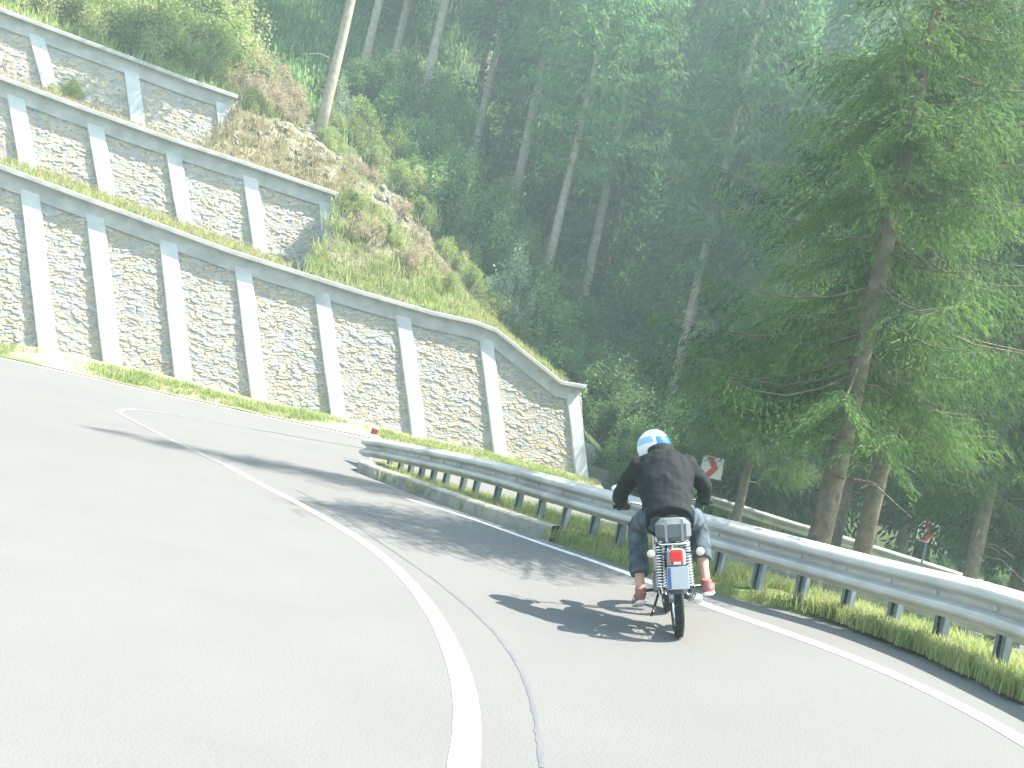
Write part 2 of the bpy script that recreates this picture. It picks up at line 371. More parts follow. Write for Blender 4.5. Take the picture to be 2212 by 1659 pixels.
# ------------------------------------------------------------------ the three retaining walls
TH = math.atan(WS); DW = Vector((math.cos(TH), math.sin(TH), 0)); NW = Vector((math.sin(TH), -math.cos(TH), 0))
BAT = math.tan(R(9))
def wall_plane(off, z0):               # a plane leaning back 9 degrees through a foot line
    p0 = Vector((0, WY, z0)) - NW*off
    upv = (Vector((0, 0, 1)) - NW*BAT); n = DW.cross(upv).normalized()
    return p0, n
def on_plane(px, py, pl, out=0.0):
    p0, n = pl; nn = n if n.dot(NW) > 0 else -n
    d = ray(px, py); t = (p0+nn*out-CAM).dot(nn)/d.dot(nn); return CAM+d*t
def interp_poly(P, u):
    k = min(len(P)-2, max(0, int(u*(len(P)-1)))); t = u*(len(P)-1)-k; return P[k].lerp(P[k+1], t)
def stones(U, H, sx=.19, sz=.078):
    # U,H metres along and up; rows of irregular flat rubble. returns height offset and tint
    seedr = np.random.default_rng(5)
    wob = .05*np.sin(U*1.9+H*1.3)+.035*np.sin(U*5.1+2)
    Hh = H+wob
    best = np.full(U.shape, 9.0); sec = np.full(U.shape, 9.0); bid = np.zeros(U.shape, int)
    r0 = np.floor(Hh/sz).astype(int)
    def hsh(a, b, k):
        h = (a.astype(np.int64)*73856093) ^ (b.astype(np.int64)*19349663) ^ (k*83492791)
        h = (h ^ (h >> 13))*1274126177; h = h ^ (h >> 16); return (h & 0xffff)/65535.0
    for dr in (-1, 0, 1):
        r = r0+dr; sh = hsh(r, r*0, 3); c0 = np.floor(U/sx+sh).astype(int)
        for dc in (-1, 0, 1):
            c = c0+dc
            cx = (c-sh+.5+(hsh(r, c, 1)-.5)*.85)*sx; cz = (r+.5+(hsh(r, c, 2)-.5)*.8)*sz
            wx = .55+.9*hsh(r, c, 7)
            d = np.hypot((U-cx)/(sx*wx), (Hh-cz)/(sz*.85))
            up = d < best
            sec = np.where(up, best, np.minimum(sec, d)); best = np.where(up, d, best)
            bid = np.where(up, (r*4096+c), bid)
    gap = np.clip((sec-best)/.22, 0, 1)
    rnd = hsh(bid, bid*0+1, 11); rnd2 = hsh(bid, bid*0+2, 12); rnd3 = hsh(bid, bid*0+3, 13)
    off = gap**.5*(.006+.026*rnd**1.5) - .014*(1-gap)*(rnd2 > .55)
    base = np.array([.37, .335, .27]); 
    tint = base*(.84+.24*rnd[..., None])
    tint = tint*(1+np.stack([.12*(rnd2-.5), .0*rnd2, -.25*(rnd2-.5)], -1))
    grey = rnd3 > .74
    tint = np.where(grey[..., None], np.array([.31, .31, .30])*(.84+.25*rnd[..., None]), tint)
    tint = tint*(.86+.14*gap[..., None])
    return off, tint
def build_wall(label, foot, cap, pillars, pl, res, fore, name='retaining_wall', right_return=None):
    """foot, cap: pixel polylines (left to right); pillars: (top px, bottom px)"""
    p0, n = pl; nn = n if n.dot(NW) > 0 else -n
    F3 = [on_plane(*p, pl) for p in foot]; C3 = [on_plane(*p, pl) for p in cap]
    # extend to the left, out of the frame
    F3 = [F3[0]-DW*9+Vector((0, 0, F3[0].z*0))]+F3; C3 = [C3[0]-DW*9]+C3
    root = empty(name, F3[-1]); inv = -Vector(root.location)
    tag(root, label, 'retaining wall')
    Fs = resample(F3, res); Cs = resample(C3, res)
    nu = max(len(Fs), len(Cs)); Hm = max((c-f).length for c, f in zip((Cs[0], Cs[len(Cs)//2]), (Fs[0], Fs[len(Fs)//2])))
    nv = int(Hm/(res*.85))+2
    A = np.array([tuple(interp_poly(Fs, i/(nu-1))) for i in range(nu)]); B = np.array([tuple(interp_poly(Cs, i/(nu-1))) for i in range(nu)])
    A[:, 2] -= .25
    t = np.linspace(0, 1, nv)[:, None, None]; P = A[None]*(1-t)+B[None]*t
    U = P @ np.array(DW); Hh = P[..., 2]
    off, tint = stones(U, Hh)
    P = P + off[..., None]*np.array(nn)
    V = P.reshape(-1, 3)+np.array(inv); i = np.arange((nu-1)*(nv-1)); a = (i//(nu-1))*nu+i % (nu-1)
    FF = np.column_stack([a, a+1, a+nu+1, a+nu])
    mesh_np('stone_face', V, FF, M['stone'], root, attrs={'tint': tint.reshape(-1, 3)})
    # coping: fascia beam under a projecting slab
    Cs2 = [c+inv for c in C3]; up = Vector((0, 0, 1))
    def sweep(nm, prof, m, pts):
        mb = MB(); k = len(prof); v = []
        for q in pts: v += [q+nn_h*a_+up*b_ for a_, b_ in prof]
        f = [(i*k+j, i*k+(j+1) % k, (i+1)*k+(j+1) % k, (i+1)*k+j) for i in range(len(pts)-1) for j in range(k)]
        f += [tuple(range(k)), tuple((len(pts)-1)*k+j for j in reversed(range(k)))]
        mb.add(v, f); return mb.build(nm, m, root)
    nn_h = NW
    sweep('fascia_beam', [(-.35, -.11), (.125, -.11), (.125, -.47), (-.35, -.47)], M['coping'], Cs2)
    ext = Cs2[:-1]+[Cs2[-1]+DW*.06]
    sweep('coping', [(-.40, 0), (.27, 0), (.285, -.02), (.285, -.10), (.27, -.112), (-.40, -.112)], M['coping'], ext)
    for tp, bp in pillars:
        T = on_plane(*tp, pl); Bm = on_plane(*bp, pl); dirv = (T-Bm).normalized()
        T = T+dirv*.02; Bm = Bm-dirv*(.35 if not fore else 1.2)
        hw = .205; v = []
        for q, e in ((Bm, .02), (T, 0)):
            for a_, b_ in ((-hw, -.1), (hw, -.1), (hw, .05), (hw-.02, .07+e), (-hw+.02, .07+e), (-hw, .05)):
                v.append(q+DW*a_+nn*b_+inv)
        f = [tuple(reversed(range(6))), tuple(range(6, 12))]+[(k, (k+1) % 6, 6+(k+1) % 6, 6+k) for k in range(6)]
        MB().add(v, f).build('pillar', M['conc'], root)
    return root, F3, C3, nn
W1 = wall_plane(0, .15)
foot1 = [(-60, 722), (0, 744), (105, 757), (242, 789), (395, 822), (560, 868), (730, 901), (905, 947), (1080, 984), (1240, 1026), (1272, 1036)]
cap1 = [(-60, 333), (0, 357), (200, 431), (500, 541), (770, 626), (930, 672), (1020, 692), (1065, 709), (1135, 765), (1205, 821), (1254, 829)]
pil1 = [((62, 392), (103, 757)), ((203, 445), (242, 790)), ((360, 498), (395, 820)), ((520, 548), (560, 868)), ((690, 603), (730, 900)), ((867, 663), (905, 947)), ((1047, 720), (1080, 983)), ((1234, 838), (1256, 1032))]
w1, F1, C1, nn1 = build_wall('lowest and longest stone retaining wall with eight pale concrete pillars rising from the roadside', foot1, cap1, pil1, W1, .03, False)
# pale return at the end of the lowest wall
e0 = F1[-1]; e1 = C1[-1]
mbr = MB(); back = -NW*2.2
q = [e0+Vector((0, 0, -.3)), e1-Vector((0, 0, .11)), e1-Vector((0, 0, 1.0))+back+DW*.5, e0+Vector((0, 0, -.3))+back+DW*.9]
q2 = [p-DW*.3 for p in q]; q = [p-DW*.02 for p in q]
mbr.add([p-Vector(w1.location) for p in q+q2], [(0, 1, 2, 3), (7, 6, 5, 4), (0, 4, 5, 1), (1, 5, 6, 2), (2, 6, 7, 3), (3, 7, 4, 0)])
mbr.build('end_return', mat('return_masonry', (.20, .20, .17), .95, c2=(.34, .33, .29), scale=7, bump=.8, bscale=12), w1)

fe_ = [Vector((x, WY+WS*x-1.68)) for x in np.linspace(-17.5, 3.0, 70)]
def foot_at(x):
    X = [p.x for p in F1]; return Vector((x, float(np.interp(x, X, [p.y for p in F1])), float(np.interp(x, X, [p.z for p in F1]))))
V = []; nc = 14
for a in fe_:
    b = foot_at(a.x-.1); z0 = g(a.x, a.y)+.012
    for j in range(nc):
        t = j/(nc-1); q = Vector((a.x, a.y)).lerp(Vector((b.x, b.y+.25)), t); V.append((q.x, q.y, z0+(b.z+.04-z0)*float(softstep(np.array(t*1.15)))+random.uniform(-.012, .012)*(j > 1)))
F = [(i*nc+j, i*nc+j+1, (i+1)*nc+j+1, (i+1)*nc+j) for i in range(len(fe_)-1) for j in range(nc-1)]
tag(mesh_np('roadside_verge', V, F, M['dirt'], smoothf=True), kind='structure')
def verge_z(x, o_): # o_ metres from the road edge
    z0 = g(x, WY+WS*x-1.6); return z0+(foot_at(x).z-z0)*float(softstep(np.array(o_/1.6*1.1)))
cap2 = [(-60, 143), (0, 166), (180, 233), (370, 300), (560, 362), (731, 420)]
foot2 = [(-60, 360), (0, 385), (225, 455), (400, 510), (545, 560), (735, 615)]
pil2 = [((32, 198), (62, 372)), ((203, 258), (235, 440)), ((372, 318), (402, 500)), ((538, 373), (565, 560)), ((703, 432), (720, 618))]
W2 = wall_plane(2.9, 3.9)
w2, F2, C2, nn2 = build_wall('middle stone retaining wall with five pale concrete pillars standing on the first terrace', foot2, cap2, pil2, W2, .04, True)
cap3 = [(-60, -5), (0, 21), (120, 66), (300, 133), (400, 171), (508, 208)]
foot3 = [(-60, 150), (0, 190), (110, 205), (290, 290), (485, 365), (512, 372)]
pil3 = [((75, 66), (108, 190)), ((282, 145), (300, 285)), ((480, 226), (496, 365))]
W3 = wall_plane(5.8, 6.3)
w3, F3_, C3_, nn3 = build_wall('topmost and shortest stone retaining wall with three pale pillars, dappled by tree shade', foot3, cap3, pil3, W3, .045, True)

# ------------------------------------------------------------------ hillside lofted behind and beside the walls
def yline(off, x): return WY+WS*min(x, 8)+off*1.04
def capz(C, x):
    X = [p.x for p in C]; Z = [p.z for p in C]; return np.interp(x, X, Z)
xe1, xe2, xe3 = C1[-1].x, C2[-1].x, C3_[-1].x
print('wall ends', xe1, xe2, xe3, 'caps', C1[1].z, C1[-1].z, C2[1].z, C2[-1].z, C3_[1].z, C3_[-1].z)
hx = np.concatenate([np.linspace(-70, -16, 12)[:-1], np.linspace(-16, 8, 90), np.linspace(8, 70, 40)[1:]])
def prof(x):
    gz = g(min(max(x, -40), 45), 30.0)
    c1 = float(capz(C1, x)) if x <= xe1 else float(np.interp(x, [xe1, xe1+.5, xe1+2.5], [C1[-1].z-.4, C1[-1].z-1.3, gz+.1]))
    c3t = float(np.interp(x, [-10.6, -8, -4.8, -2.2, 1.5, 5, 10, 40, 70], [C3_[-1].z, 8.2, 6.9, 4.9, 2.7, .9, gz+.5, gz+.5, gz+.5]))
    c2t = float(np.interp(x, [xe2, -4.8, -2.2, 1.5, 5, 10], [C2[-1].z, 5.6, 4.3, 2.0, .5, gz+.2]))
    c2 = float(capz(C2, x)) if x <= xe2 else c2t
    c3 = float(capz(C3_, x)) if x <= xe3 else c3t
    f2 = min(c2-.3, c1+.3) if x <= xe2+.1 else max(c1, min(c2, c1+.9*(c2-c1)))
    f3 = min(c3-.3, c2+.25) if x <= xe3+.1 else max(c2, min(c3, c2+.8*(c3-c2)))
    K = [(yline(.62, x), c1-.13 if x <= xe1 else c1-.13), (yline(.9, x), c1-.05), (yline(2.9+.45 if x <= xe2 else 2.6, x), f2), (yline(3.6 if x <= xe2 else 3.8, x), c2-.14),
         (yline(4.2, x), c2-.02), (yline(6.2, x), f3), (yline(6.75, x), c3-.14), (yline(7.3, x), c3), (yline(12, x), c3+2.0), (yline(22, x), c3+8.5), (yline(45, x), c3+31), (yline(75, x), c3+64), (yline(120, x), c3+110)]
    if x <= xe2: K[2] = (yline(3.35, x), f2)
    return K
cols = [prof(float(x)) for x in hx]
def hill_z(x, y):
    K = prof(float(x)); return float(np.interp(y, [k[0] for k in K], [k[1] for k in K]))
V = []; nrow = None
for x, K in zip(hx, cols):
    pts = []
    for (ya, za), (yb, zb) in zip(K, K[1:]):
        ns = 3 if yb-ya < 4 else 8
        for s in range(ns): pts.append((ya+(yb-ya)*s/ns, za+(zb-za)*s/ns))
    pts.append(K[-1]); nrow = len(pts)
    for k, (yy, zz) in enumerate(pts):
        r_ = .0 if k < 8 else min(.16, .02*(k-7))
        V.append((x, yy, zz+random.uniform(-r_, r_)))
F = [(i*nrow+j, (i+1)*nrow+j, (i+1)*nrow+j+1, i*nrow+j+1) for i in range(len(hx)-1) for j in range(nrow-1)]
hm = mat('hillside_rubble_soil', (.11, .10, .06), .95, c2=(.20, .18, .13), scale=1.6, bump=.8, bscale=8, c3=(.05, .08, .02), scale3=.35, stops=(.45, .6))
Va = np.array(V); Fa = np.array(F); cy_ = Va[Fa].mean(1); farm = (cy_[:, 1] > np.where(cy_[:, 0] > -9.5, 34.2, 39.5)+WS*cy_[:, 0]) | ((cy_[:, 0] > 1.9) & (cy_[:, 1] > 26))
tag(mesh_np('hillside', Va, Fa[~farm], hm, smoothf=True), kind='structure')
tag(mesh_np('forest_floor', Va, Fa[farm], M['soil'], smoothf=True), kind='structure')
# ------------------------------------------------------------------ guardrails
WPROF = [(0.0, .158), (.020, .155), (.034, .138), (.075, .112), (.083, .095), (.083, .070), (.075, .054), (.012, .022), (.004, .008),
         (.004, -.008), (.012, -.022), (.075, -.054), (.083, -.070), (.083, -.095), (.075, -.112), (.034, -.138), (.020, -.155), (0, -.158)]
def guardrail(label, pts3, postpos, scale=1.0, name='guardrail', side=1, bolts=True, postw=.10, ph=.62):
    """pts3: beam-centre polyline. side: +1 puts the face to the left of the travel direction"""
    P = resample(smooth(pts3, 2), .12); root = empty(name, (P[0].x, P[0].y, P[0].z-.6)); inv = -Vector(root.location)
    tag(root, label, 'guardrail')
    fr = []
    for i, p in enumerate(P):
        t = (P[min(i+1, len(P)-1)]-P[max(i-1, 0)]); t.z = 0; t.normalize(); n = Vector((-t.y, t.x, 0))*side; fr.append((p, t, n))
    v = []; K = len(WPROF)
    for p, t, n in fr:
        for d, z in WPROF: v.append(p+inv+n*(d*1.3*scale+.04)+Vector((0, 0, z*scale)))
    for p, t, n in fr:
        for d, z in WPROF: v.append(p+inv+n*(d*1.3*scale+.036)+Vector((0, 0, z*scale)))
    o = len(P)*K
    f = [(i*K+j, i*K+j+1, (i+1)*K+j+1, (i+1)*K+j) for i in range(len(P)-1) for j in range(K-1)]
    f += [(o+(i+1)*K+j, o+(i+1)*K+j+1, o+i*K+j+1, o+i*K+j) for i in range(len(P)-1) for j in range(K-1)]
    MB().add(v, f).build('beam', M['zinc'], root, sm=False)
    # lap joints every four metres
    step = int(4.0/.12)
    for k in range(step//2, len(P)-6, step):
        v = []
        for p, t, n in fr[k:k+3]:
            for d, z in WPROF: v.append(p+inv+n*(d*1.3*scale+.045)+Vector((0, 0, z*scale*1.01)))
        f = [(i*K+j, i*K+j+1, (i+1)*K+j+1, (i+1)*K+j) for i in range(2) for j in range(K-1)]
        MB().add(v, f).build('lap_joint', M['zinc'], root)
    for s in postpos:
        i = min(len(fr)-1, max(0, int(round(s*(len(fr)-1))))); p, t, n = fr[i]
        rot = Matrix((t, n, Vector((0, 0, 1)))).transposed()
        q = p+inv; mb = MB(); top = .13; bot = -ph-.25; hz = (top-bot)
        c = q-n*.06+Vector((0, 0, (top+bot)/2))
        mb.box(c-n*.025, (postw, .006, hz), rot); mb.box(c+rot @ Vector((-postw/2+.003, .0, 0)), (.006, .056, hz), rot); mb.box(c+rot @ Vector((postw/2-.003, .0, 0)), (.006, .056, hz), rot)
        mb.box(c+n*.028+rot @ Vector((-postw/2+.018, 0, 0)), (.03, .005, hz), rot); mb.box(c+n*.028+rot @ Vector((postw/2-.018, 0, 0)), (.03, .005, hz), rot)
        po = mb.build('post', M['zincpost'], root)
        if bolts:
            b = MB(); b.box(q+n*.003, (.09, .066, .12), rot, .004); b.build('spacer', M['zincpost'], po)
            b = MB(); b.tube([q+n*.04, q+n*.062], .02, 8); b.build('bolt', M['zinc'], root)
    return root, fr
railpx = [(800, 948, 17.0), (835, 951, 16.2), (880, 958, 15.4), (1060, 992, 13.5), (1265, 1046, 11.2), (1430, 1086, 10.1), (1623, 1134, 9.15), (1790, 1176, 8.45), (1919, 1208, 7.9), (2040, 1236, 7.35), (2130, 1256, 6.95), (2212, 1278, 6.6)]
rc = [at(*p)-Vector((0, 0, .158)) for p in railpx]
for p in rc: print('rail', [round(q, 2) for q in p], round(g(p.x, p.y), 2))
rc += [rc[-1]+Vector((.22, -1.2, .02)), rc[-1]+Vector((.30, -3.0, .03)), rc[-1]+Vector((.3, -5.5, .03))]
def frac_at_px(P, px):               # arc fraction where the rail passes a picture column
    Q = resample(smooth(P, 2), .12); best = 0; bd = 1e9
    for i, p in enumerate(Q):
        d = p-Vector((0, 0, .35))-CAM; x = 1106+FPX*d.dot(_r)/d.dot(_f)
        if d.y > .5 and abs(x-px) < bd: bd = abs(x-px); best = i/(len(Q)-1)
    return best
postpx = [829, 851, 876, 900, 928, 956, 988, 1021, 1060, 1106, 1155, 1207, 1267, 1330, 1402, 1470, 1545, 1622, 1722, 1803, 1903, 2010, 2132, 2290]
guardrail('near galvanised guardrail of double corrugated steel beam on many short posts, curving past the motorcyclist', rc, [frac_at_px(rc, q) for q in postpx]+[.9, .97], side=-1)
rf = [at(1430, 1040, 31.0), at(1550, 1073, 30.2), at(1700, 1122, 29.3), at(1800, 1150, 28.6), at(1900, 1181, 28.2), at(2050, 1228, 27.6), at(2150, 1262, 27), at(2260, 1300, 26.2)]
rf = [p-Vector((0, 0, .158)) for p in rf]
for p in rf: print('far', [round(q, 2) for q in p], round(g(p.x, p.y), 2))
guardrail('far silver guardrail with sunlit top edge, running behind the spruce trunks', rf, [i/9 for i in range(10)], side=-1, bolts=False)

# ------------------------------------------------------------------ signs and marker posts
def chevron(label, px, py, Y, yaw, size=.52):
    p = at(px, py, Y); root = empty('chevron_sign', (p.x, p.y, g(p.x, p.y)), (0, 0, yaw)); z = p.z-root.location.z
    tag(root, label, 'road sign')
    MB().tube([(0, .03, -.1), (0, .03, z+.18)], .03, 12).build('post', M['zincpost'], root)
    MB().box((0, 0, z), (size, .012, size), None, .004).build('panel', M['white'], root)
    MB().box((0, .011, z), (size*.96, .006, size*.96)).build('backing', M['grey'], root)
    s = size; mb = MB(); wv = .17*s
    # arrow-like red chevron pointing right
    pts = [(-.34*s+wv*.0, .47*s), (-.02*s, .47*s), (.30*s, 0), (-.02*s, -.47*s), (-.34*s, -.47*s), (-.02*s, 0)]
    v = [(x, -.009, z+zz) for x, zz in pts]+[(x, -.0065, z+zz) for x, zz in pts]
    mb.add(v, [(0, 5, 2, 1), (5, 4, 3, 2)]+[(i, (i+1) % 6, 6+(i+1) % 6, 6+i) for i in range(6)])
    mb.build('red_chevron', M['red'], root)
    return root
chevron('white square sign with a red chevron just behind the right arm of the motorcyclist', 1538, 1010, 29.6, R(-18), .64)
chevron('white square sign with a red chevron standing alone under dark spruces', 2005, 1150, 27.4, R(-38), .56)
p = at(812, 921, 17.4); rt = empty('marker_post', (p.x, p.y, g(p.x, p.y))); hz = p.z-rt.location.z
tag(rt, 'white marker post with dark red reflector behind the end of the near guardrail', 'marker post')
MB().box((0, 0, hz/2-.1), (.11, .06, hz+.2), None, .02).build('shaft', M['white'], rt)
MB().box((0, 0, hz-.09), (.114, .064, .13), None, .02).build('dark_band', M['rust'], rt)
MB().box((0, -.034, hz-.09), (.05, .008, .09)).build('reflector', M['red'], rt)
b = at(390, 158, 31.2); t = at(411, 66, 31.2)
rt = empty('boundary_post', (b.x, b.y, b.z-.5)); tag(rt, 'grey leaning boundary post with rusty red top above the topmost wall', 'post')
MB().tube([(0, 0, 0), tuple((t-b)*.93+Vector((0, 0, .5)))], [.125, .11], 14).build('shaft', mat('grey_post', (.30, .29, .26), .9, c2=(.38, .37, .33), scale=6, bump=.3), rt)
MB().tube([tuple((t-b)*.93+Vector((0, 0, .5))), tuple((t-b)+Vector((0, 0, .5))), tuple((t-b)*1.02+Vector((0, 0, .5)))], [.13, .12, .05], 14).build('painted_top', M['rust'], rt)

# low board wall in the shade beyond the guardrail
a = Vector((3.9, 11.2, 0)); b = Vector((9.5, 7.6, 0)); dd = (b-a).normalized(); L_ = (b-a).length
rt = empty('board_wall', (a.x, a.y, 0)); tag(rt, 'low retaining wall of dark horizontal boards in the shade below the near guardrail, on the right', 'board wall')
rot = Matrix((dd, Vector((-dd.y, dd.x, 0)), Vector((0, 0, 1)))).transposed()
for k in range(5):
    MB().box(dd*L_/2+Vector((0, 0, -.55+k*.17)), (L_, .05+.006*(k % 2), .155), rot, .01).build('board', M['board'], rt)
for k in range(5):
    MB().box(dd*(L_*(k+.3)/5)+Vector((0, 0, -.3))+Vector((-dd.y, dd.x, 0))*.06, (.12, .10, 1.2), rot).build('stake', M['board'], rt)
MB().box(dd*L_/2+Vector((0, 0, .34)), (L_, .16, .09), rot, .01).build('cap', M['kerb'], rt)

# ------------------------------------------------------------------ foliage generators
def leafquads(C, D, N_, ln, wd):
    """centres C, directions D (unit), normals N_, lengths, widths -> pointed leaf quads (rhombus)"""
    S = np.cross(D, N_); S /= (np.linalg.norm(S, axis=1, keepdims=True)+1e-9)
    ln = ln[:, None]; wd = wd[:, None]
    V = np.stack([C, C+D*ln*.45+S*wd*.5, C+D*ln, C+D*ln*.45-S*wd*.5], 1).reshape(-1, 3)
    F = np.arange(len(V)).reshape(-1, 4); return V, F
def rdir(n, zb=0.0):
    d = rng.normal(size=(n, 3)); d[:, 2] += zb; return d/np.linalg.norm(d, axis=1, keepdims=True)
def spruce_data(H, z0, Rb, whorl=.38, per=6, dens=1.0, twig=.16, leafw=.045, droop=.28, power=.75):
    Cs = []; Ds = []; Ls = []; br = []; z = z0
    while z < H-.3:
        f = (z-z0)/(H-z0); L0 = Rb*(1-f)**power*(.55+.45*min(1, (f+.02)*9))
        for k in range(per):
            if rng.random() < .10: continue
            az = rng.uniform(0, 2*math.pi); L = L0*rng.uniform(.6, 1.12)+.1; zz = z+rng.uniform(-.18, .18)
            u = np.array([math.cos(az), math.sin(az), 0.0]); sd_ = np.array([-u[1], u[0], 0])
            ns = max(4, int(L/.10)); tt = np.linspace(0, 1, ns)
            rise = .18*(f) - droop*(1-f)
            path = np.outer(tt*L, u); path[:, 2] += zz + L*(rise*tt + .10*tt**2 - .10*np.sin(tt*3)) 
            br.append((path, .012+.02*L/Rb*.6))
            st = max(1, int(ns*.12))
            for i in range(st, ns):
                t = tt[i]; tw = (.20+.62*(1-t)**.8*min(1, t*4))*min(1.0, L/1.2)*rng.uniform(.7, 1.2)
                for s in (-1, 1):
                    d = u*.55+sd_*s*.8; d[2] += -.25-.5*rng.random(); d /= np.linalg.norm(d)
                    nn_ = max(2, int(tw/(twig*.42)*dens))
                    q = np.linspace(0.05, 1, nn_)
                    c = path[i]+np.outer(q*tw, d)+rng.normal(size=(nn_, 3))*.015; c[:, 2] -= .35*tw*q**2
                    dv = d+rng.normal(size=(nn_, 3))*.45; dv[:, 2] -= .55
                    dv /= np.linalg.norm(dv, axis=1, keepdims=True)
                    Cs.append(c); Ds.append(dv); Ls.append(np.full(nn_, twig)*rng.uniform(.7, 1.25, nn_))
        z += whorl*(.8+.4*rng.random())*(1-.35*f)
    C = np.concatenate(Cs); D = np.concatenate(Ds); L = np.concatenate(Ls)
    return leafquads(C, D, rdir(len(C), .8), L, leafw*rng.uniform(.7, 1.3, len(L)))+(br,)
def trunk_mb(H, r0, br=None, lean=0.0, n=10, dead=None, brk=1):
    mb = MB(); pts = []; rad = []
    for i in range(9):
        t = i/8; pts.append((lean*t*t*H+.03*math.sin(t*7), .03*math.cos(t*5), -.6+t*(H+.6))); rad.append(r0*(1-t)**.8*(1.25 if i == 0 else 1)+.015)
    mb.tube(pts, rad, n)
    if br:
        for path, r in br[::brk]: mb.tube([path[0], path[len(path)//4], path[len(path)//2], path[len(path)*3//4], path[-1]], [r*.8, r*.65, r*.45, r*.25, .003], 4, caps=False)
    if dead:
        for _ in range(dead[0]):
            z = random.uniform(dead[1], dead[2]); a_ = random.uniform(0, 6.28); l = random.uniform(.4, 1.3)
            mb.tube([(lean*(z/H)**2*H, 0, z), (math.cos(a_)*l*.5, math.sin(a_)*l*.5, z+.02), (math.cos(a_)*l, math.sin(a_)*l, z-.18*l)], [.018, .011, .004], 4, caps=False)
    return mb
class Kind:                          # one tree kind: shared meshes, copied per tree
    def __init__(s): s.first = True
def make_tree(name, crown, trunk, cm, tm, loc, scale, rz, label, cat, group=None, tilt=(0, 0)):
    root = empty(name, loc, (tilt[0], tilt[1], rz)); root.scale = (scale,)*3 if not isinstance(scale, tuple) else scale
    tag(root, label, cat, group)
    if isinstance(trunk, MB): t = trunk.build('trunk', tm, root, sm=True)
    if crown is not None: c = mesh_np('crown', crown[0], crown[1], cm, root)
    return root
def copy_tree(src, loc, scale, rz, label=None, group=None, tilt=(0, 0)):
    r = src.copy(); col.objects.link(r); r.location = loc; r.rotation_euler = (tilt[0], tilt[1], rz); r.scale = (scale,)*3 if not isinstance(scale, tuple) else scale
    for ch in [c for c in src.children]:
        d = ch.copy(); col.objects.link(d); d.parent = r
    if label: r['label'] = label
    if group: r['group'] = group
    elif 'group' in r: del r['group']
    return r
def terr(x, y):
    if y < yline(.62, x): return g(min(x, 45), y)
    return hill_z(x, y)

# the near spruce pair by the guardrail
sa = spruce_data(9.0, 2.4, 2.4, whorl=.44, per=9, dens=2.9, twig=.085, leafw=.0125, droop=.34, power=.8)
pa = gp(1745, 1302)
ta = at(1742, 1285, 10.4)
t1 = make_tree('spruce_tree', sa[:2], trunk_mb(9.0, .118, sa[2], dead=(10, 1.4, 3)), M['needles'], M['bark'], (ta.x, ta.y, g(ta.x, ta.y)-.1), 1.0, R(20),
          'nearest tall spruce with drooping branches and thick trunk rising right behind the near guardrail', 'spruce tree')
sb = spruce_data(17.5, 3.0, 2.0, whorl=.46, per=6, dens=2.6, twig=.09, leafw=.0135, droop=.3, power=.8)
tb = at(1856, 1240, 13.2)
t2 = make_tree('spruce_tree', sb[:2], trunk_mb(17.5, .112, sb[2], dead=(8, 1.2, 3.5)), M['needles'], M['bark'], (tb.x, tb.y, g(tb.x, tb.y)-.1), 1.0, R(70),
          'slimmer spruce standing just right of the nearest spruce behind the guardrail', 'spruce tree')
x = at(2150, 1000, 15.2).x
copy_tree(t2, (x, 15.2, terr(x, 15.2)-.2), .95, R(200), 'slender spruce standing farther back to the right of the two nearest trunks')
x = at(1840, 1000, 23).x
copy_tree(t2, (x, 23, terr(x, 23)-.2), 1.1, R(320), 'tall narrow spruce rising behind the two nearest trunks, its top out of the picture')
copy_tree(t1, (7.0, 27.9, g(7, 27.9)-.15), 1.15, R(140), 'short spruce beside the far guardrail, just right of the left chevron sign')
# larger spruces to the right
sc_ = spruce_data(15, 2.6, 3.1, whorl=.42, per=7, dens=1.25, twig=.14, leafw=.036, droop=.32, power=.7)
tk = trunk_mb(15, .2, sc_[2], brk=2)
def px_pos(px, Y):
    p = at(px, 1000, Y); return (p.x, p.y)
x, y = px_pos(2260, 18.5)
t3 = make_tree('spruce_tree', sc_[:2], tk, M['needles'], M['bark'], (x, y, terr(x, y)-.1), .95, 0, 'dense wide spruce whose dark boughs fill the right edge of the picture', 'spruce tree')
x, y = px_pos(1990, 31.5)
copy_tree(t3, (x, y, terr(x, y)-.3), 1.0, R(130), 'broad spruce behind and between the slim spruce and the right edge of the picture')
x, y = px_pos(2420, 23); copy_tree(t3, (x, y, terr(x, y)-.3), 1.05, R(220), 'tall spruce partly cut off by the upper right corner of the picture')
x, y = px_pos(2120, 33.5); copy_tree(t3, (x, y, terr(x, y)-.2), 1.2, R(40), 'spruce behind the right-hand chevron sign')
x, y = px_pos(2330, 16.5); copy_tree(t3, (x, y, terr(x, y)-.3), .95, R(310), 'dense spruce cut off by the right edge of the picture, above the guardrail')
x, y = px_pos(1900, 34.5); copy_tree(t3, (x, y, terr(x, y)-.2), 1.2, R(250), 'spruce behind the far guardrail, seen between the two nearest trunks')
x, y = px_pos(1800, 37.5); copy_tree(t3, (x, y, terr(x, y)-.2), 1.25, R(290), 'spruce seen behind the trunk of the nearest spruce')

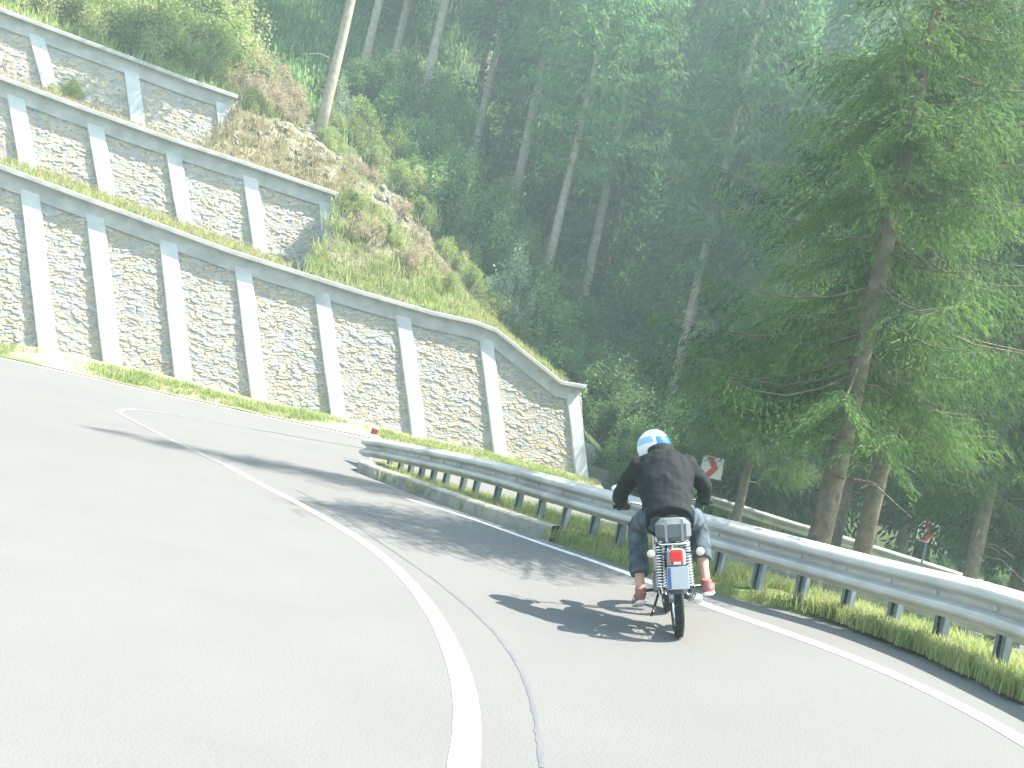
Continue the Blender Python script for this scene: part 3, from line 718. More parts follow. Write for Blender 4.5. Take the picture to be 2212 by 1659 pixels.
# forest spruces
sf = spruce_data(20, 1.6, 2.5, whorl=.55, per=6, dens=.62, twig=.30, leafw=.085, droop=.25, power=.7)
sf2 = spruce_data(22, 7.0, 2.6, whorl=.55, per=6, dens=.62, twig=.30, leafw=.085, droop=.28, power=.6)
print('needles', len(sa[1]), len(sb[1]), len(sc_[1]), len(sf[1]), len(sf2[1]))
kf = make_tree('spruce_tree', sf[:2], trunk_mb(20, .2, sf[2], brk=3, dead=(12, .5, 3)), M['needlesb'], M['bark'], (0, 0, -100), 1, 0, 'x', 'spruce tree')
kf2 = make_tree('spruce_tree', sf2[:2], trunk_mb(22, .19, sf2[2], brk=3, dead=(26, 1, 8)), M['needlesb'], M['palebark'], (0, 0, -100), 1, 0, 'x', 'spruce tree')
used = {kf: False, kf2: False}
def plant(kind, x, y, s, rz, label, group=None, tilt=(0, 0), dz=0):
    loc = (x, y, terr(x, y)-.15+dz)
    if not used[kind]:
        used[kind] = True; kind.location = loc; kind.scale = (s,)*3; kind.rotation_euler = (tilt[0], tilt[1], rz); tag(kind, label, None, group); return kind
    return copy_tree(kind, loc, s, rz, label, group, tilt)
# individually recognisable trunks: (pixel of the foot, distance)
def at_ground(px, Y):
    p = at(px, 600, Y)
    for _ in range(12):
        z = terr(p.x, p.y); py = 829.5 - FPX*((Vector((p.x, p.y, z))-CAM).dot(_u)/(Vector((p.x, p.y, z))-CAM).dot(_f)); p = at(px, py, Y)
    return p.x, p.y
for px, Y, s, k, lab in [
    (1152, 36.0, .95, kf2, 'straight bare forest trunk rising in the middle of the picture behind the thicket'),
    (1418, 34.0, 1.05, kf2, 'pale bare forest trunk rising above the head of the motorcyclist'),
    (1476, 36.5, 1.1, kf2, 'darker trunk close behind the pale trunk above the motorcyclist'),
    (1010, 40.5, .95, kf2, 'slender shaded trunk between the leafy thicket and the middle trunk'),
    (838, 40.0, .9, kf2, 'second bare trunk to the right of the leaning pale trunk on the slope'),
    (775, 38.0, .9, kf2, 'first thin bare trunk to the right of the leaning pale trunk on the slope'),
    (1545, 33.0, .7, kf2, 'thin bare trunk just above the left chevron sign'),
    (1270, 41.0, .95, kf, 'green spruce with low boughs behind the end of the lowest wall'),
    (1700, 35.0, .95, kf, 'green spruce behind the far guardrail, left of the nearest spruce')]:
    x, y = at_ground(px, Y); plant(k, x, y, s, random.uniform(0, 6.28), lab)
def slope_spot(px, Y):                # same spot relative to the line of the walls
    o_ = Y-26.1-.144*at(px, 150, Y).x; yy = Y
    for _ in range(30):
        x_, y_ = at_ground(px, yy); yy = .6*yy+.4*yline(o_, x_)
    return at_ground(px, yy)
# bare pale trunk on the rubble slope
x, y = slope_spot(688, 33.0)
mbt = trunk_mb(15, .17, None, dead=(14, 2.5, 12), lean=.004)
bt = make_tree('slender_tree', None, mbt, None, M['palebark'], (x, y, terr(x, y)-.15), 1.0, R(10), 'bare pale brown trunk leaning over the rubble slope beside the walls', 'tree')
# leafy crown added out of frame, set off the trunk to dapple the topmost wall
V_, F_ = [], []
cr = np.random.default_rng(21); cc = cr.normal(size=(40, 3)); cc /= np.linalg.norm(cc, axis=1, keepdims=True); cc *= cr.uniform(.3, 1, (40, 1))
k_ = cr.integers(0, 40, 7000); P_ = (cc[k_]+cr.normal(size=(7000, 3))*.13)*np.array([2.2, 1.9, 2.8])+np.array([-.2, -2.3, 8.6])
D_ = rdir(7000, -.2); lv, lf = leafquads(P_, D_, rdir(7000, 1.0), np.full(7000, .2), np.full(7000, .12))
mesh_np('crown', lv, lf, M['leaf'], bt)
# dense forest behind
gl = 'tall dark spruce among the dense forest behind the walls and road'
spots = []
def try_spot(x, y, dmin):
    if all((x-a_)**2+(y-b_)**2 > dmin*dmin for a_, b_ in spots): spots.append((x, y)); return True
    return False
rr = random.Random(3)
tries = 0
while len(spots) < 84 and tries < 6000:
    tries += 1; y = rr.uniform(36, 72); x = rr.uniform(-.58*y+2, .60*y+1)
    if y < 41 and x < -6: continue
    if y < yline(10 if x > -3 else 12, x): continue
    try_spot(x, y, 3.3 if y < 46 else 3.4)
for x, y in spots: plant(kf if rr.random() < .7 else kf2, x, y, rr.uniform(.85, 1.15)*(1.35 if x > 4 and y > 44 else 1.0), rr.uniform(0, 6.28), gl, 'spruces of the forest behind the road', (rr.uniform(-.03, .03), rr.uniform(-.03, .03)))
for x, y in ((14.5, 33.0), (18, 34), (22, 33), (28, 29), (28, 33), (10.8, 34.0), (7.0, 36.0), (25, 37), (8.6, 32.3)):
    plant(kf, x, y, rr.uniform(.95, 1.15), rr.uniform(0, 6.28), 'tall dark spruce in the stand beyond the far guardrail, on the right', 'spruces beyond the far guardrail')

# ------------------------------------------------------------------ broadleaf bushes
def bush_data(r, h, n, ls, lw, holes=.25, seed=0):
    rg = np.random.default_rng(seed); nc = 26
    cc = rg.normal(size=(nc, 3)); cc /= np.linalg.norm(cc, axis=1, keepdims=True); cc *= rg.uniform(.35, .95, (nc, 1))**.7
    cc[:, 2] = np.abs(cc[:, 2])*.95+.05; cs = rg.uniform(.14, .34, nc)
    k = rg.integers(0, nc, n); d = rg.normal(size=(n, 3)); d /= np.linalg.norm(d, axis=1, keepdims=True)
    P = cc[k]+d*(cs[k]*rg.uniform(.3, 1.05, n))[:, None]
    P = P*np.array([r, r, h]); P[:, 2] = np.maximum(P[:, 2], .02)
    D = rg.normal(size=(n, 3)); D[:, 2] -= .2; D += d*.6; D /= np.linalg.norm(D, axis=1, keepdims=True)
    NN = rg.normal(size=(n, 3)); NN[:, 2] += 1.3
    V, F = leafquads(P, D, NN, ls*rg.uniform(.6, 1.3, n), lw*rg.uniform(.6, 1.3, n))
    mb = MB()
    for i in range(nc):
        q = cc[i]*np.array([r, r, h]); mb.tube([(0, 0, -.2), (q[0]*.35, q[1]*.35, q[2]*.55), tuple(q)], [.03*r, .015*r, .004], 4, caps=False)
    return V, F, mb
bk = {}
def bush_kind(key, r, h, n, ls, lw, m, name, cat, seed):
    V, F, mb = bush_data(r, h, n, ls, lw, seed=seed)
    root = empty(name, (0, 0, -100)); tag(root, 'x', cat)
    mb.build('stems', M['bark'], root); mesh_np('leaves', V, F, m, root); bk[key] = [root, False]
bush_kind('g', 1.5, 2.3, 9000, .10, .065, M['leaf'], 'leafy_bush', 'bush', 1)
bush_kind('g2', 1.3, 2.8, 8000, .11, .07, M['leaf'], 'leafy_bush', 'bush', 2)
bush_kind('p', 1.0, 2.1, 4500, .10, .06, M['leafpale'], 'pale_leaved_bush', 'bush', 3)
bush_kind('s', 1.3, 1.7, 7500, .085, .05, M['leafsun'], 'sunlit_shrub', 'shrub', 4)
bush_kind('d', .9, 1.1, 3200, .11, .025, M['dry'], 'dry_shrub', 'shrub', 5)
def bush(key, x, y, s, label, group=None, dz=0):
    root, u = bk[key]; loc = (x, y, terr(x, y)-.05+dz); rz = random.uniform(0, 6.28)
    if not u:
        bk[key][1] = True; root.location = loc; root.rotation_euler = (0, 0, rz); root.scale = (s,)*3 if not isinstance(s, tuple) else s; tag(root, label, None, group); return root
    return copy_tree(root, loc, s, rz, label, group)
def bpx(key, px, Y, s, label, group=None, dz=0):
    x, y = slope_spot(px, Y) if px < 720 else at_ground(px, Y); return bush(key, x, y, s, label, group, dz)
bpx('p', 1085, 32.5, (.95, .95, 1.35), 'bright pale-leaved bush at the forest edge above the right end of the lowest wall')
bpx('p', 722, 34.0, (.6, .6, .8), 'small pale bush at the foot of the leaning bare trunk')
GE = 'leafy bushes along the forest edge'
for px, Y, s in ((735, 36, .9), (790, 36.5, 1.1), (840, 36, 1.1), (900, 35.5, 1.15), (950, 35, 1.1), (1000, 34.8, 1.1), (1045, 34.5, 1.1), (1110, 34.5, 1.1), (1160, 33.5, 1.1), (1200, 33, 1.1), (1245, 32.5, 1.0), (1290, 32, 1.1), (1330, 32.5, 1.1), (1400, 33, 1.0), (930, 38, 1.3), (1040, 38, 1.3), (1130, 37, 1.3), (1210, 36, 1.3), (1330, 35.5, 1.3), (1450, 35, 1.2), (1560, 35, 1.1)):
    bpx(random.choice(['g', 'g2']), px, Y+random.uniform(-.3, .3), s, 'mid green leafy bush in the thicket along the forest edge', GE)
GL = 'light green shrubs spilling down the slope at the forest edge'
for px, Y, s in ((700, 34.2, .55), (712, 32.6, .45), (765, 33.6, .6), (800, 33.2, .55), (850, 32.9, .6), (905, 32.6, .6), (960, 32.3, .6), (1010, 31.8, .6), (1050, 31.2, .55), (1150, 30.9, .5), (1190, 30.6, .5), (985, 33.5, .7), (880, 34.0, .75), (1065, 32.8, .7), (1120, 31.8, .6), (830, 34.4, .8), (770, 34.8, .8)):
    bpx('s', px, Y, s, 'light green leafy shrub on the slope where the rubble meets the forest', GL)
GB = 'dark bushes beside the end of the lowest wall'
for px, Y, s in ((1300, 29.3, .62), (1335, 29.0, .7), (1375, 29.4, .75), (1420, 29.8, .8), (1465, 30.2, .5), (1330, 30.6, .95), (1400, 31.2, 1.0), (1480, 31.8, 1.0), (1285, 31.0, .9), (1350, 28.6, .45), (1440, 29.0, .45)):
    bpx(random.choice(['g', 'g2']), px, Y, s, 'dark green bush growing beside the end of the lowest wall', GB)
GF = 'bushes behind the far guardrail'
for px, Y, s in ((1600, 32.2, .55), (1660, 31.8, .6), (1720, 31.6, .5), (1790, 31.2, .55), (1860, 30.6, .55), (1930, 30.2, .5), (2050, 29.6, .5), (2150, 29, .6)):
    bpx('g', px, Y, s, 'low green bush growing behind the far guardrail', GF)
bpx('s', 1640, 31.4, .4, 'small yellow-green shrub just above the far guardrail, left of the spruce trunks')
bpx('g', 1318, 30.6, .45, 'small bush beside the end return of the lowest wall')
GS = 'sunlit shrubs on the slope above the topmost wall'
for px, Y, s in ((-60, 33.4, .95), (40, 33.8, 1.0), (130, 34, 1.1), (215, 34.0, 1.1), (300, 34.0, 1.15), (365, 34.6, 1.1), (440, 34.4, 1.1), (475, 35.2, 1.2), (405, 36.4, 1.4), (320, 36.5, 1.4), (220, 36.5, 1.5), (120, 36.5, 1.5), (20, 36.5, 1.4), (500, 33.6, .8), (548, 33.8, .7), (70, 39, 1.9), (200, 39, 1.9), (320, 39, 1.9), (430, 38.5, 1.7), (0, 35, 1.2), (85, 35, 1.2), (170, 35.2, 1.3), (260, 35.2, 1.3), (345, 35.3, 1.3), (130, 37.5, 1.7), (260, 37.6, 1.7), (370, 37.3, 1.6), (455, 36.6, 1.4), (20, 41, 2.2), (150, 41.5, 2.2), (280, 41.5, 2.2), (400, 41, 2.0), (-50, 32.6, .8), (20, 32.7, .8), (90, 32.7, .8), (160, 32.8, .85), (230, 32.8, .85), (300, 32.9, .85), (350, 33.0, .85), (430, 33.1, .8), (470, 33.4, .85)):
    bpx('s', px, Y, s, 'sunlit yellow-green shrub on the slope above the topmost wall', GS)
GD = 'dry brownish shrubs on the slope'
for px, Y, s in ((90, 33.0, .8), (255, 33.1, .8), (470, 33.2, .9), (520, 32.9, 1.0), (560, 32.8, .9), (590, 33.0, .8), (620, 33.3, .6), (555, 33.9, .9), (610, 34.2, .8), (760, 31.2, .5), (790, 31.4, .5), (640, 32.6, .5), (530, 34.2, 1.0), (575, 34.6, 1.0), (515, 35.2, 1.1), (560, 35.6, 1.1), (600, 33.6, .9), (640, 34.0, .8), (580, 32.4, .7), (545, 32.2, .7), (860, 30.8, .5), (900, 30.5, .5), (960, 30.2, .5)):
    bpx('d', px, Y, s, 'dry brownish shrub on the rubble slope beside the walls', GD)
for k, x, y, s_, lab in (('s', -5.35, 26.95, .42, 'yellow-green shrub hugging the right end of the middle wall'), ('d', -4.7, 26.6, .7, 'dry reddish shrub just right of the end of the middle wall'),
    ('s', -4.2, 27.3, .38, 'small green shrub on the bank right of the middle wall, beside a dry one'), ('d', -3.4, 27.3, .65, 'dry shrub on the grassy bank behind the coping of the lowest wall'), ('s', -2.4, 27.7, .4, 'low leafy shrub near the top of the bend in the coping of the lowest wall')):
    bush(k, x, y, s_, lab)
bush('s', -13.6, 27.0, .5, 'yellowish shrub in front of the topmost wall, at the left edge of the picture')
bpx('s', 150, 31.0, .3, 'tiny pale shrub in front of the left pillar of the topmost wall')
bpx('s', 548, 31.7, .5, 'bright yellow-green shrub at the right end of the topmost wall')

# ------------------------------------------------------------------ rubble on the slope beside the walls
def rocks(n, fx, name, m):
    V = []; F = []
    for _ in range(n):
        x, y, s = fx(); z = terr(x, y)+s*.1
        R_ = Matrix.Rotation(random.uniform(0, 6.28), 3, Vector(rdir(1)[0]))
        b = len(V)
        for q in [(-1, -1, -1), (1, -1, -1), (1, 1, -1), (-1, 1, -1), (-1, -1, 1), (1, -1, 1), (1, 1, 1), (-1, 1, 1)]:
            p = R_ @ Vector((q[0]*s*random.uniform(.6, 1), q[1]*s*random.uniform(.5, .9), q[2]*s*random.uniform(.25, .6))); V.append((x+p.x, y+p.y, z+p.z))
        F += [(b+3, b+2, b+1, b), (b+4, b+5, b+6, b+7), (b, b+1, b+5, b+4), (b+1, b+2, b+6, b+5), (b+2, b+3, b+7, b+6), (b+3, b, b+4, b+7)]
    return tag(mesh_np(name, V, F, m), kind='stuff')
def fx():
    x = random.uniform(-10.8, 2.0); y = yline(random.uniform(2.6, 8.5), x); return x, y, random.uniform(.03, .16)*random.random()**1.5+.025
rocks(2600, fx, 'loose_rubble', mat('rubble', (.13, .12, .095), .95, c2=(.24, .22, .18), scale=2.5, bump=.5))

# ------------------------------------------------------------------ grass
def blades(P, hmin, hmax, wd, spread, per, lean=.5):
    n = len(P)*per; base = np.repeat(P, per, 0)+np.column_stack([rng.normal(size=(n, 2))*spread, np.zeros(n)])
    h = rng.uniform(hmin, hmax, n); a_ = rng.uniform(0, 2*math.pi, n); l = rng.uniform(.1, 1, n)*lean
    d = np.column_stack([np.cos(a_)*l, np.sin(a_)*l, np.ones(n)]); s = np.column_stack([-np.sin(a_), np.cos(a_), np.zeros(n)])*wd*.5
    mid = base+d*(h*.55)[:, None]*np.array([.7, .7, 1]); tip_ = base+d*h[:, None]*np.array([1.5, 1.5, .95])
    V = np.stack([base-s, base+s, mid+s*.8, mid-s*.8, tip_+s*.1, tip_-s*.1], 1).reshape(-1, 3)
    i = np.arange(n)*6; F = np.concatenate([np.column_stack([i, i+1, i+2, i+3]), np.column_stack([i+3, i+2, i+4, i+5])]); return V, F
def grass(name, P, m, *a_):
    V, F = blades(np.array(P), *a_); return tag(mesh_np(name, V, F, m), kind='stuff')
fe = resample(smooth([Vector(p) for p in front_edge]), .1)
rl = resample(smooth([Vector((p.x, p.y)) for p in reversed(rc)]), .1)
P = []
for _ in range(5200):
    s = random.random()**.7; a = fe[int(s*(len(fe)-1))]; b = rl[int(s*(len(rl)-1))]
    b2 = b+(b-a)*.0+Vector((.9, .5)) if s < .8 else b+Vector((.3, .3))
    t = random.random()**.9; q = a.lerp(b2, t)+Vector((random.uniform(-.05, .05),)*2)
    if q.y > 10.2 and (q-a).length < .24: continue
    if math.sin(q.x*3.1+q.y*2.3)+math.sin(q.x*1.3-q.y*4.1) < -1.1: continue
    P.append((q.x, q.y, g(q.x, q.y)+.03))
grass('grass', P, M['grass'], .05, .17, .010, .05, 16)
P = [p for p in P if random.random() < .28]
grass('dry_grass', P, M['drygrass'], .06, .20, .008, .05, 8)
# right of the spruce: rougher verge, darker behind the rail
P = []
for _ in range(2600):
    s = random.uniform(0, .8); b = rl[int(s*(len(rl)-1))]; q = b+Vector((random.uniform(.2, 3.0), random.uniform(.1, 2.5)))
    P.append((q.x, q.y, g(q.x, q.y)+.03))
grass('grass', P, M['grass'], .06, .22, .011, .07, 14)
# foot of the lowest wall, terraces
P = []
for _ in range(2600):
    x = random.uniform(-16, 2.8); o_ = random.uniform(-.15, .75); 
    if math.sin(x*2.1)+math.sin(x*.9+1) + (o_*1.2) < random.uniform(-1.2, .9): continue
    y = WY+WS*x-1.6+.25+o_+.1; P.append((x, y, verge_z(x, o_+.35)))
grass('grass', P, M['grass'], .05, .16, .018, .09, 10)
P = []
for _ in range(2600):
    x = random.uniform(-16, 1.4); o_ = random.uniform(.75, 3.2); 
    if math.sin(x*1.7+2)+math.sin(x*.7+o_) < random.uniform(-1.6, 1.4): continue
    y = yline(o_, x); P.append((x, y, terr(x, y)))
grass('grass', P, M['grass'], .06, .24, .018, .10, 9)
grass('dry_grass', [p for p in P if random.random() < .35], M['drygrass'], .1, .34, .018, .12, 8)
P = []
for _ in range(3000):
    x = random.uniform(-18, 1.0); o_ = random.uniform(3.6, 6.4)
    if x > -6 and random.random() < .6: continue
    y = yline(o_, x); P.append((x, y, terr(x, y)))
grass('dry_grass', P, M['drygrass'], .08, .32, .020, .13, 8)
P = []
for _ in range(1500):
    x = random.uniform(-22, 0); x = x if x < -9 or random.random() < .12 else random.uniform(-22, -9); o_ = random.uniform(6.8, 11); y = yline(o_, x); P.append((x, y, terr(x, y)))
grass('grass', P, M['grass'], .15, .5, .03, .2, 8)
P = []
for _ in range(3500):
    x = random.uniform(3.5, 16); y = 31.2-.37*(x-5)+random.uniform(.2, 5); P.append((x, y, terr(x, y)))
grass('undergrowth', P, M['grass'], .15, .5, .03, .2, 8)
P = []
for k in range(34):
    cx = random.uniform(-7, -1.5); 

P = []
for _ in range(2600):
    x = random.uniform(-5.7, 1.3); o_ = random.uniform(.8, 5.2); y = yline(o_, x)
    if math.sin(x*2.3+o_)+math.sin(o_*2.9-x) < random.uniform(-1.9, .8): continue
    P.append((x, y, terr(x, y)))
grass('grass', P, M['grass'], .10, .34, .022, .12, 9)
P = []
for _ in range(9000):
    x = random.uniform(-16, 14); y = random.uniform(35, 54)+.3*x
    if y < yline(8, x): continue
    P.append((x, y, terr(x, y)))
grass('undergrowth', P, M['leaf'], .15, .55, .07, .25, 6)
# ------------------------------------------------------------------ moped and rider
def proj(p):
    d = Vector(p)-CAM; z = d.dot(_f); return 1106+FPX*d.dot(_r)/z, 829.5-FPX*d.dot(_u)/z
bx, by = gp(1466, 1377)
bz = g(bx, by)+.006
LEAN, HEAD = R(16.5), R(2)
best = None
for k in range(-30, 40):
    h = R(k); fx_, fy_ = bx-math.sin(h)*1.13, by+math.cos(h)*1.13
    q = proj((fx_, fy_, g(fx_, fy_))); e = abs(q[0]-1438)
    if best is None or e < best[0]: best = (e, h, q)
HEAD = best[1]; print('heading', math.degrees(HEAD), best[2], bx, by, bz)
fx_, fy_ = bx-math.sin(HEAD)*1.13, by+math.cos(HEAD)*1.13
PIT = math.atan2(g(fx_, fy_)-g(bx, by), 1.13)
BIKE = empty('moped', (bx, by, bz), (PIT, -LEAN, HEAD)); BIKE.rotation_mode = 'XYZ'
tag(BIKE, 'small black and chrome moped leaning left through the bend under the rider', 'moped')
def remesh(mb, name, m, parent, vox=.009, sm=4, wr=0.0, wsc=.12):
    o = mb.build(name, m, parent, sm=True)
    r_ = o.modifiers.new('join', 'REMESH'); r_.mode = 'VOXEL'; r_.voxel_size = vox; r_.use_smooth_shade = True
    s_ = o.modifiers.new('soften', 'SMOOTH'); s_.iterations = sm; s_.factor = .5
    if wr:
        tx = bpy.data.textures.new(name+'_folds', 'CLOUDS'); tx.noise_scale = wsc; tx.noise_depth = 1
        d_ = o.modifiers.new('folds', 'DISPLACE'); d_.texture = tx; d_.strength = wr; d_.mid_level = .5; d_.texture_coords = 'LOCAL'
    return o
WR = .272
def wheel(y, wdt):
    w_ = MB().torus((0, y, WR), WR-.034, .034, 'X', 56, 12, w=wdt).build('tyre', M['black'], BIKE, sm=True); 
    MB().torus((0, y, WR), WR-.072, .014, 'X', 48, 8, w=1.6).build('rim', M['chrome'], w_, sm=True)
    mb = MB()
    for k in range(24):
        a_ = k*math.pi/12; s = .022 if k % 2 else -.022
        mb.tube([(s, y+.03*math.cos(a_+.5), WR+.03*math.sin(a_+.5)), (0, y+(WR-.074)*math.cos(a_), WR+(WR-.074)*math.sin(a_))], .0022, 4, caps=False)
    mb.build('spokes', M['chrome'], w_)
    MB().tube([(-.05, y, WR), (.05, y, WR)], .036, 16).build('hub', M['alloy'], w_, sm=True)
    mb = MB(); v = []
    for k in range(90):                # block tread
        a_ = k*2*math.pi/90
        for s in (-.014, .014): mb.box((s, y+(WR-.002)*math.cos(a_), WR+(WR-.002)*math.sin(a_)), (.018, .011, .008), Matrix.Rotation(a_-math.pi/2, 3, 'X'))
    mb.build('tread', M['black'], w_)
wheel(0, .95); wheel(1.13, .8)
def fender(y, a0, a1, R_, wd, name, m):
    mb = MB(); v = []; n = 18; prof = [(-wd, -.022), (-wd*.8, .0), (-wd*.3, .008), (wd*.3, .008), (wd*.8, 0), (wd, -.022)]
    for i in range(n):
        a_ = a0+(a1-a0)*i/(n-1)
        for x, dr in prof: v.append((x, y+(R_+dr)*math.cos(a_), WR+(R_+dr)*math.sin(a_)))
    f = [(i*6+j, i*6+j+1, (i+1)*6+j+1, (i+1)*6+j) for i in range(n-1) for j in range(5)]
    mb.add(v, f); return mb.build(name, m, BIKE, sm=True)
fender(0, R(15), R(168), .305, .058, 'rear_mudguard', M['blackpaint'])
fender(1.13, R(10), R(150), .300, .05, 'front_mudguard', M['blackpaint'])
# frame, swingarm, engine
mb = MB()
mb.tube([(0, .93, .86), (0, .80, .62), (0, .62, .40), (0, .45, .34)], .026, 10)
mb.tube([(0, .90, .82), (0, .60, .72), (0, .25, .66), (0, -.12, .68)], .024, 10)
for s in (-1, 1):
    mb.tube([(s*.05, .45, .34), (s*.06, .30, .52), (s*.065, .10, .64), (s*.07, -.16, .66)], .014, 8)
mb.build('frame', M['blackpaint'], BIKE, sm=True)
mb = MB()
for s in (-1, 1): mb.tube([(s*.07, .42, .33), (s*.075, .0, WR)], .018, 8)
mb.tube([(-.085, 0, WR), (.085, 0, WR)], .011, 8)
mb.build('swingarm', M['blackpaint'], BIKE, sm=True)
mb = MB(); mb.box((0, .46, .34), (.19, .24, .17), None, .03); mb.tube([(0, .55, .38), (0, .66, .47)], .07, 14); mb.box((-.11, .44, .33), (.05, .2, .14), None, .02); mb.box((.11, .44, .33), (.05, .2, .14), None, .02)
for k in range(6): q = Vector((0, .56, .40)).lerp(Vector((0, .67, .49)), k/5); mb.box(q, (.16, .008, .13), Matrix.Rotation(R(-45), 3, 'X'))
mb.build('engine', M['alloy'], BIKE)
MB().ell((0, .66, .74), (.125, .22, .095)).build('fuel_tank', M['blackpaint'], BIKE, sm=True)
mb = MB(); mb.box((0, .22, .745), (.24, .56, .09), None, .035); mb.build('seat', M['black'], BIKE)
ob = MB().box((0, -.14, .755), (.235, .20, .155), None, .035).build('tail_bag', M['vinyl'], BIKE)
mb = MB(); 
for s in (-.055, .055): mb.box((s, -.2435, .755), (.018, .006, .15))
mb.build('bag_strap', M['grey'], ob)
mb = MB()
for s in (-1, 1): mb.tube([(s*.10, .05, .66), (s*.105, -.16, .665), (s*.09, -.25, .665)], .007, 6)
mb.tube([(-.09, -.25, .665), (.09, -.25, .665)], .007, 6); mb.tube([(-.10, -.05, .665), (.10, -.05, .665)], .006, 6)
mb.build('rack', M['chrome'], BIKE, sm=True)
# light unit, plate, indicators
tl = MB().box((0, -.275, .575), (.125, .06, .13), None, .02).build('tail_light_housing', M['grey'], BIKE)
MB().box((0, -.312, .585), (.088, .03, .092), None, .012).build('red_lens', M['tailred'], tl)
MB().box((0, -.329, .545), (.05, .006, .016)).build('clear_lens', M['white'], tl)
MB().box((0, -.315, .445), (.145, .006, .155), Matrix.Rotation(R(8), 3, 'X'), .0025).build('number_plate', M['plate'], BIKE)
MB().box((-.058, -.3205, .445), (.022, .003, .145), Matrix.Rotation(R(8), 3, 'X')).build('plate_band', M['plateblue'], BIKE)
mb = MB(); mb.tube([(0, -.24, .56), (0, -.30, .50)], .014, 8); mb.box((0, -.306, .45), (.11, .006, .12), Matrix.Rotation(R(8), 3, 'X')); mb.build('plate_bracket', M['blackpaint'], BIKE)
for s in (-1, 1):
    st = MB().tube([(s*.06, -.22, .60), (s*.15, -.235, .605)], .008, 8).build('indicator_stalk', M['blackpaint'], BIKE)
    MB().ell((s*.165, -.245, .607), (.029, .03, .028)).build('indicator_lens', M['amber'], st, sm=True)
for s in (-1, 1):                       # shocks with chrome springs
    a = Vector((s*.098, -.015, .30)); b = Vector((s*.088, .03, .66)); sh = MB().tube([a, b], .014, 10).build('shock_absorber', M['blackpaint'], BIKE, sm=True)
    pts = []; N_ = 15*12
    for i in range(N_+1):
        t = .12+.8*i/N_; c = a.lerp(b, t); an = 2*math.pi*i/12; pts.append(c+Vector((math.cos(an)*.034, math.sin(an)*.034, 0)))
    MB().tube(pts, .0058, 6).build('coil_spring', M['chrome'], sh, sm=True)
mb = MB(); mb.tube([(.06, .58, .36), (.09, .55, .22), (.13, .40, .20), (.13, .10, .25), (.13, -.05, .27)], [.014, .016, .024, .030, .034], 12); mb.build('exhaust_pipe', M['alloy'], BIKE, sm=True)
MB().tube([(.13, -.05, .27), (.13, -.22, .29), (.13, -.235, .29)], [.036, .037, .028], 14).build('silencer', M['chrome'], BIKE, sm=True)
mb = MB(); mb.box((-.095, .2, .34), (.02, .46, .09), None, .009); mb.build('chain_guard', M['chrome'], BIKE)
mb = MB(); mb.tube([(-.27, .40, .27), (.27, .40, .29)], .012, 8); mb.build('foot_pegs', M['blackpaint'], BIKE, sm=True)
mb = MB(); mb.tube([(-.1, .42, .24), (-.15, .30, .14), (-.17, .22, .12)], .010, 8); mb.build('side_stand', M['blackpaint'], BIKE, sm=True)
mb = MB()
for s in (-1, 1): mb.tube([(s*.065, .90, .84), (s*.065, 1.02, .56), (s*.065, 1.13, WR)], [.018, .022, .018], 10)
mb.tube([(-.085, .90, .82), (.085, .90, .82)], .016, 8); mb.tube([(-.075, 1.13, WR), (.075, 1.13, WR)], .011, 8)
mb.build('front_fork', M['chrome'], BIKE, sm=True)
hb = MB().tube([(-.37, .76, .93), (-.22, .80, .95), (-.12, .88, .92), (0, .90, .88), (.12, .88, .92), (.22, .80, .95), (.37, .76, .93)], .0115, 10).build('handlebar', M['chrome'], BIKE, sm=True); hb.location = (0, -.01, -.05)
for s in (-1, 1):
    MB().tube([(s*.385, .757, .93), (s*.26, .79, .945)], .017, 12).build('grip', M['black'], hb, sm=True)
    MB().tube([(s*.25, .81, .945), (s*.30, .85, .935), (s*.38, .83, .925)], [.007, .006, .005], 6).build('lever', M['chrome'], hb, sm=True)
    mi = MB().tube([(s*.24, .80, .95), (s*.29, .83, 1.02), (s*.33, .85, 1.05)], .005, 6).build('mirror_stem', M['chrome'], hb, sm=True) if s < 0 else None
MB().ell((-.345, .85, 1.02), (.045, .014, .03)).build('mirror', M['chrome'], BIKE, sm=True)
hl = MB().ell((0, 1.0, .83), (.085, .09, .085)).build('headlight', M['blackpaint'], BIKE, sm=True)
MB().ell((0, 1.062, .83), (.072, .034, .072)).build('headlight_lens', M['visor'], hl, sm=True)

RID = empty('person', (bx, by, bz), (PIT, -LEAN, HEAD))
tag(RID, 'person in black jacket and blue-white helmet, hunched forward riding the moped', 'person')
def limb(mb, pts, rad, n=14): mb.tube(pts, rad, n)
HL, HR = Vector((-.315, .745, .885)), Vector((.315, .745, .885))
EL, ER = Vector((-.335, .53, .985)), Vector((.305, .51, 1.0))
SL, SR = Vector((-.185, .44, 1.185)), Vector((.185, .44, 1.185))
legs = {-1: dict(h=(-.09, .17, .83), k=(-.215, .55, .74), a=(-.235, .29, .30)), 1: dict(h=(.09, .17, .83), k=(.235, .56, .75), a=(.245, .32, .335))}
feet = {-1: [(-.235, .26, .265), (-.245, .32, .235), (-.255, .40, .20), (-.26, .47, .185)], 1: [(.245, .29, .295), (.255, .35, .275), (.272, .44, .265), (.285, .51, .272)]}
HC = Vector((-.045, .655, 1.325)); hrot = Matrix.Rotation(R(30), 3, 'Z') @ Matrix.Rotation(R(-14), 3, 'X')
def torso(mb, e, bot=True):
    # rings: (across, front-back)
    pts = [(0, .10, .80), (0, .17, .86), (0, .23, .94), (0, .31, 1.04), (0, .40, 1.135), (0, .47, 1.205), (0, .53, 1.25)]
    rd = [(.13, .165), (.135, .18), (.125, .172), (.13, .195), (.132, .215), (.115, .195), (.075, .10)]
    mb.tube(pts, [(a_+e, b_+e) for a_, b_ in rd], 24)
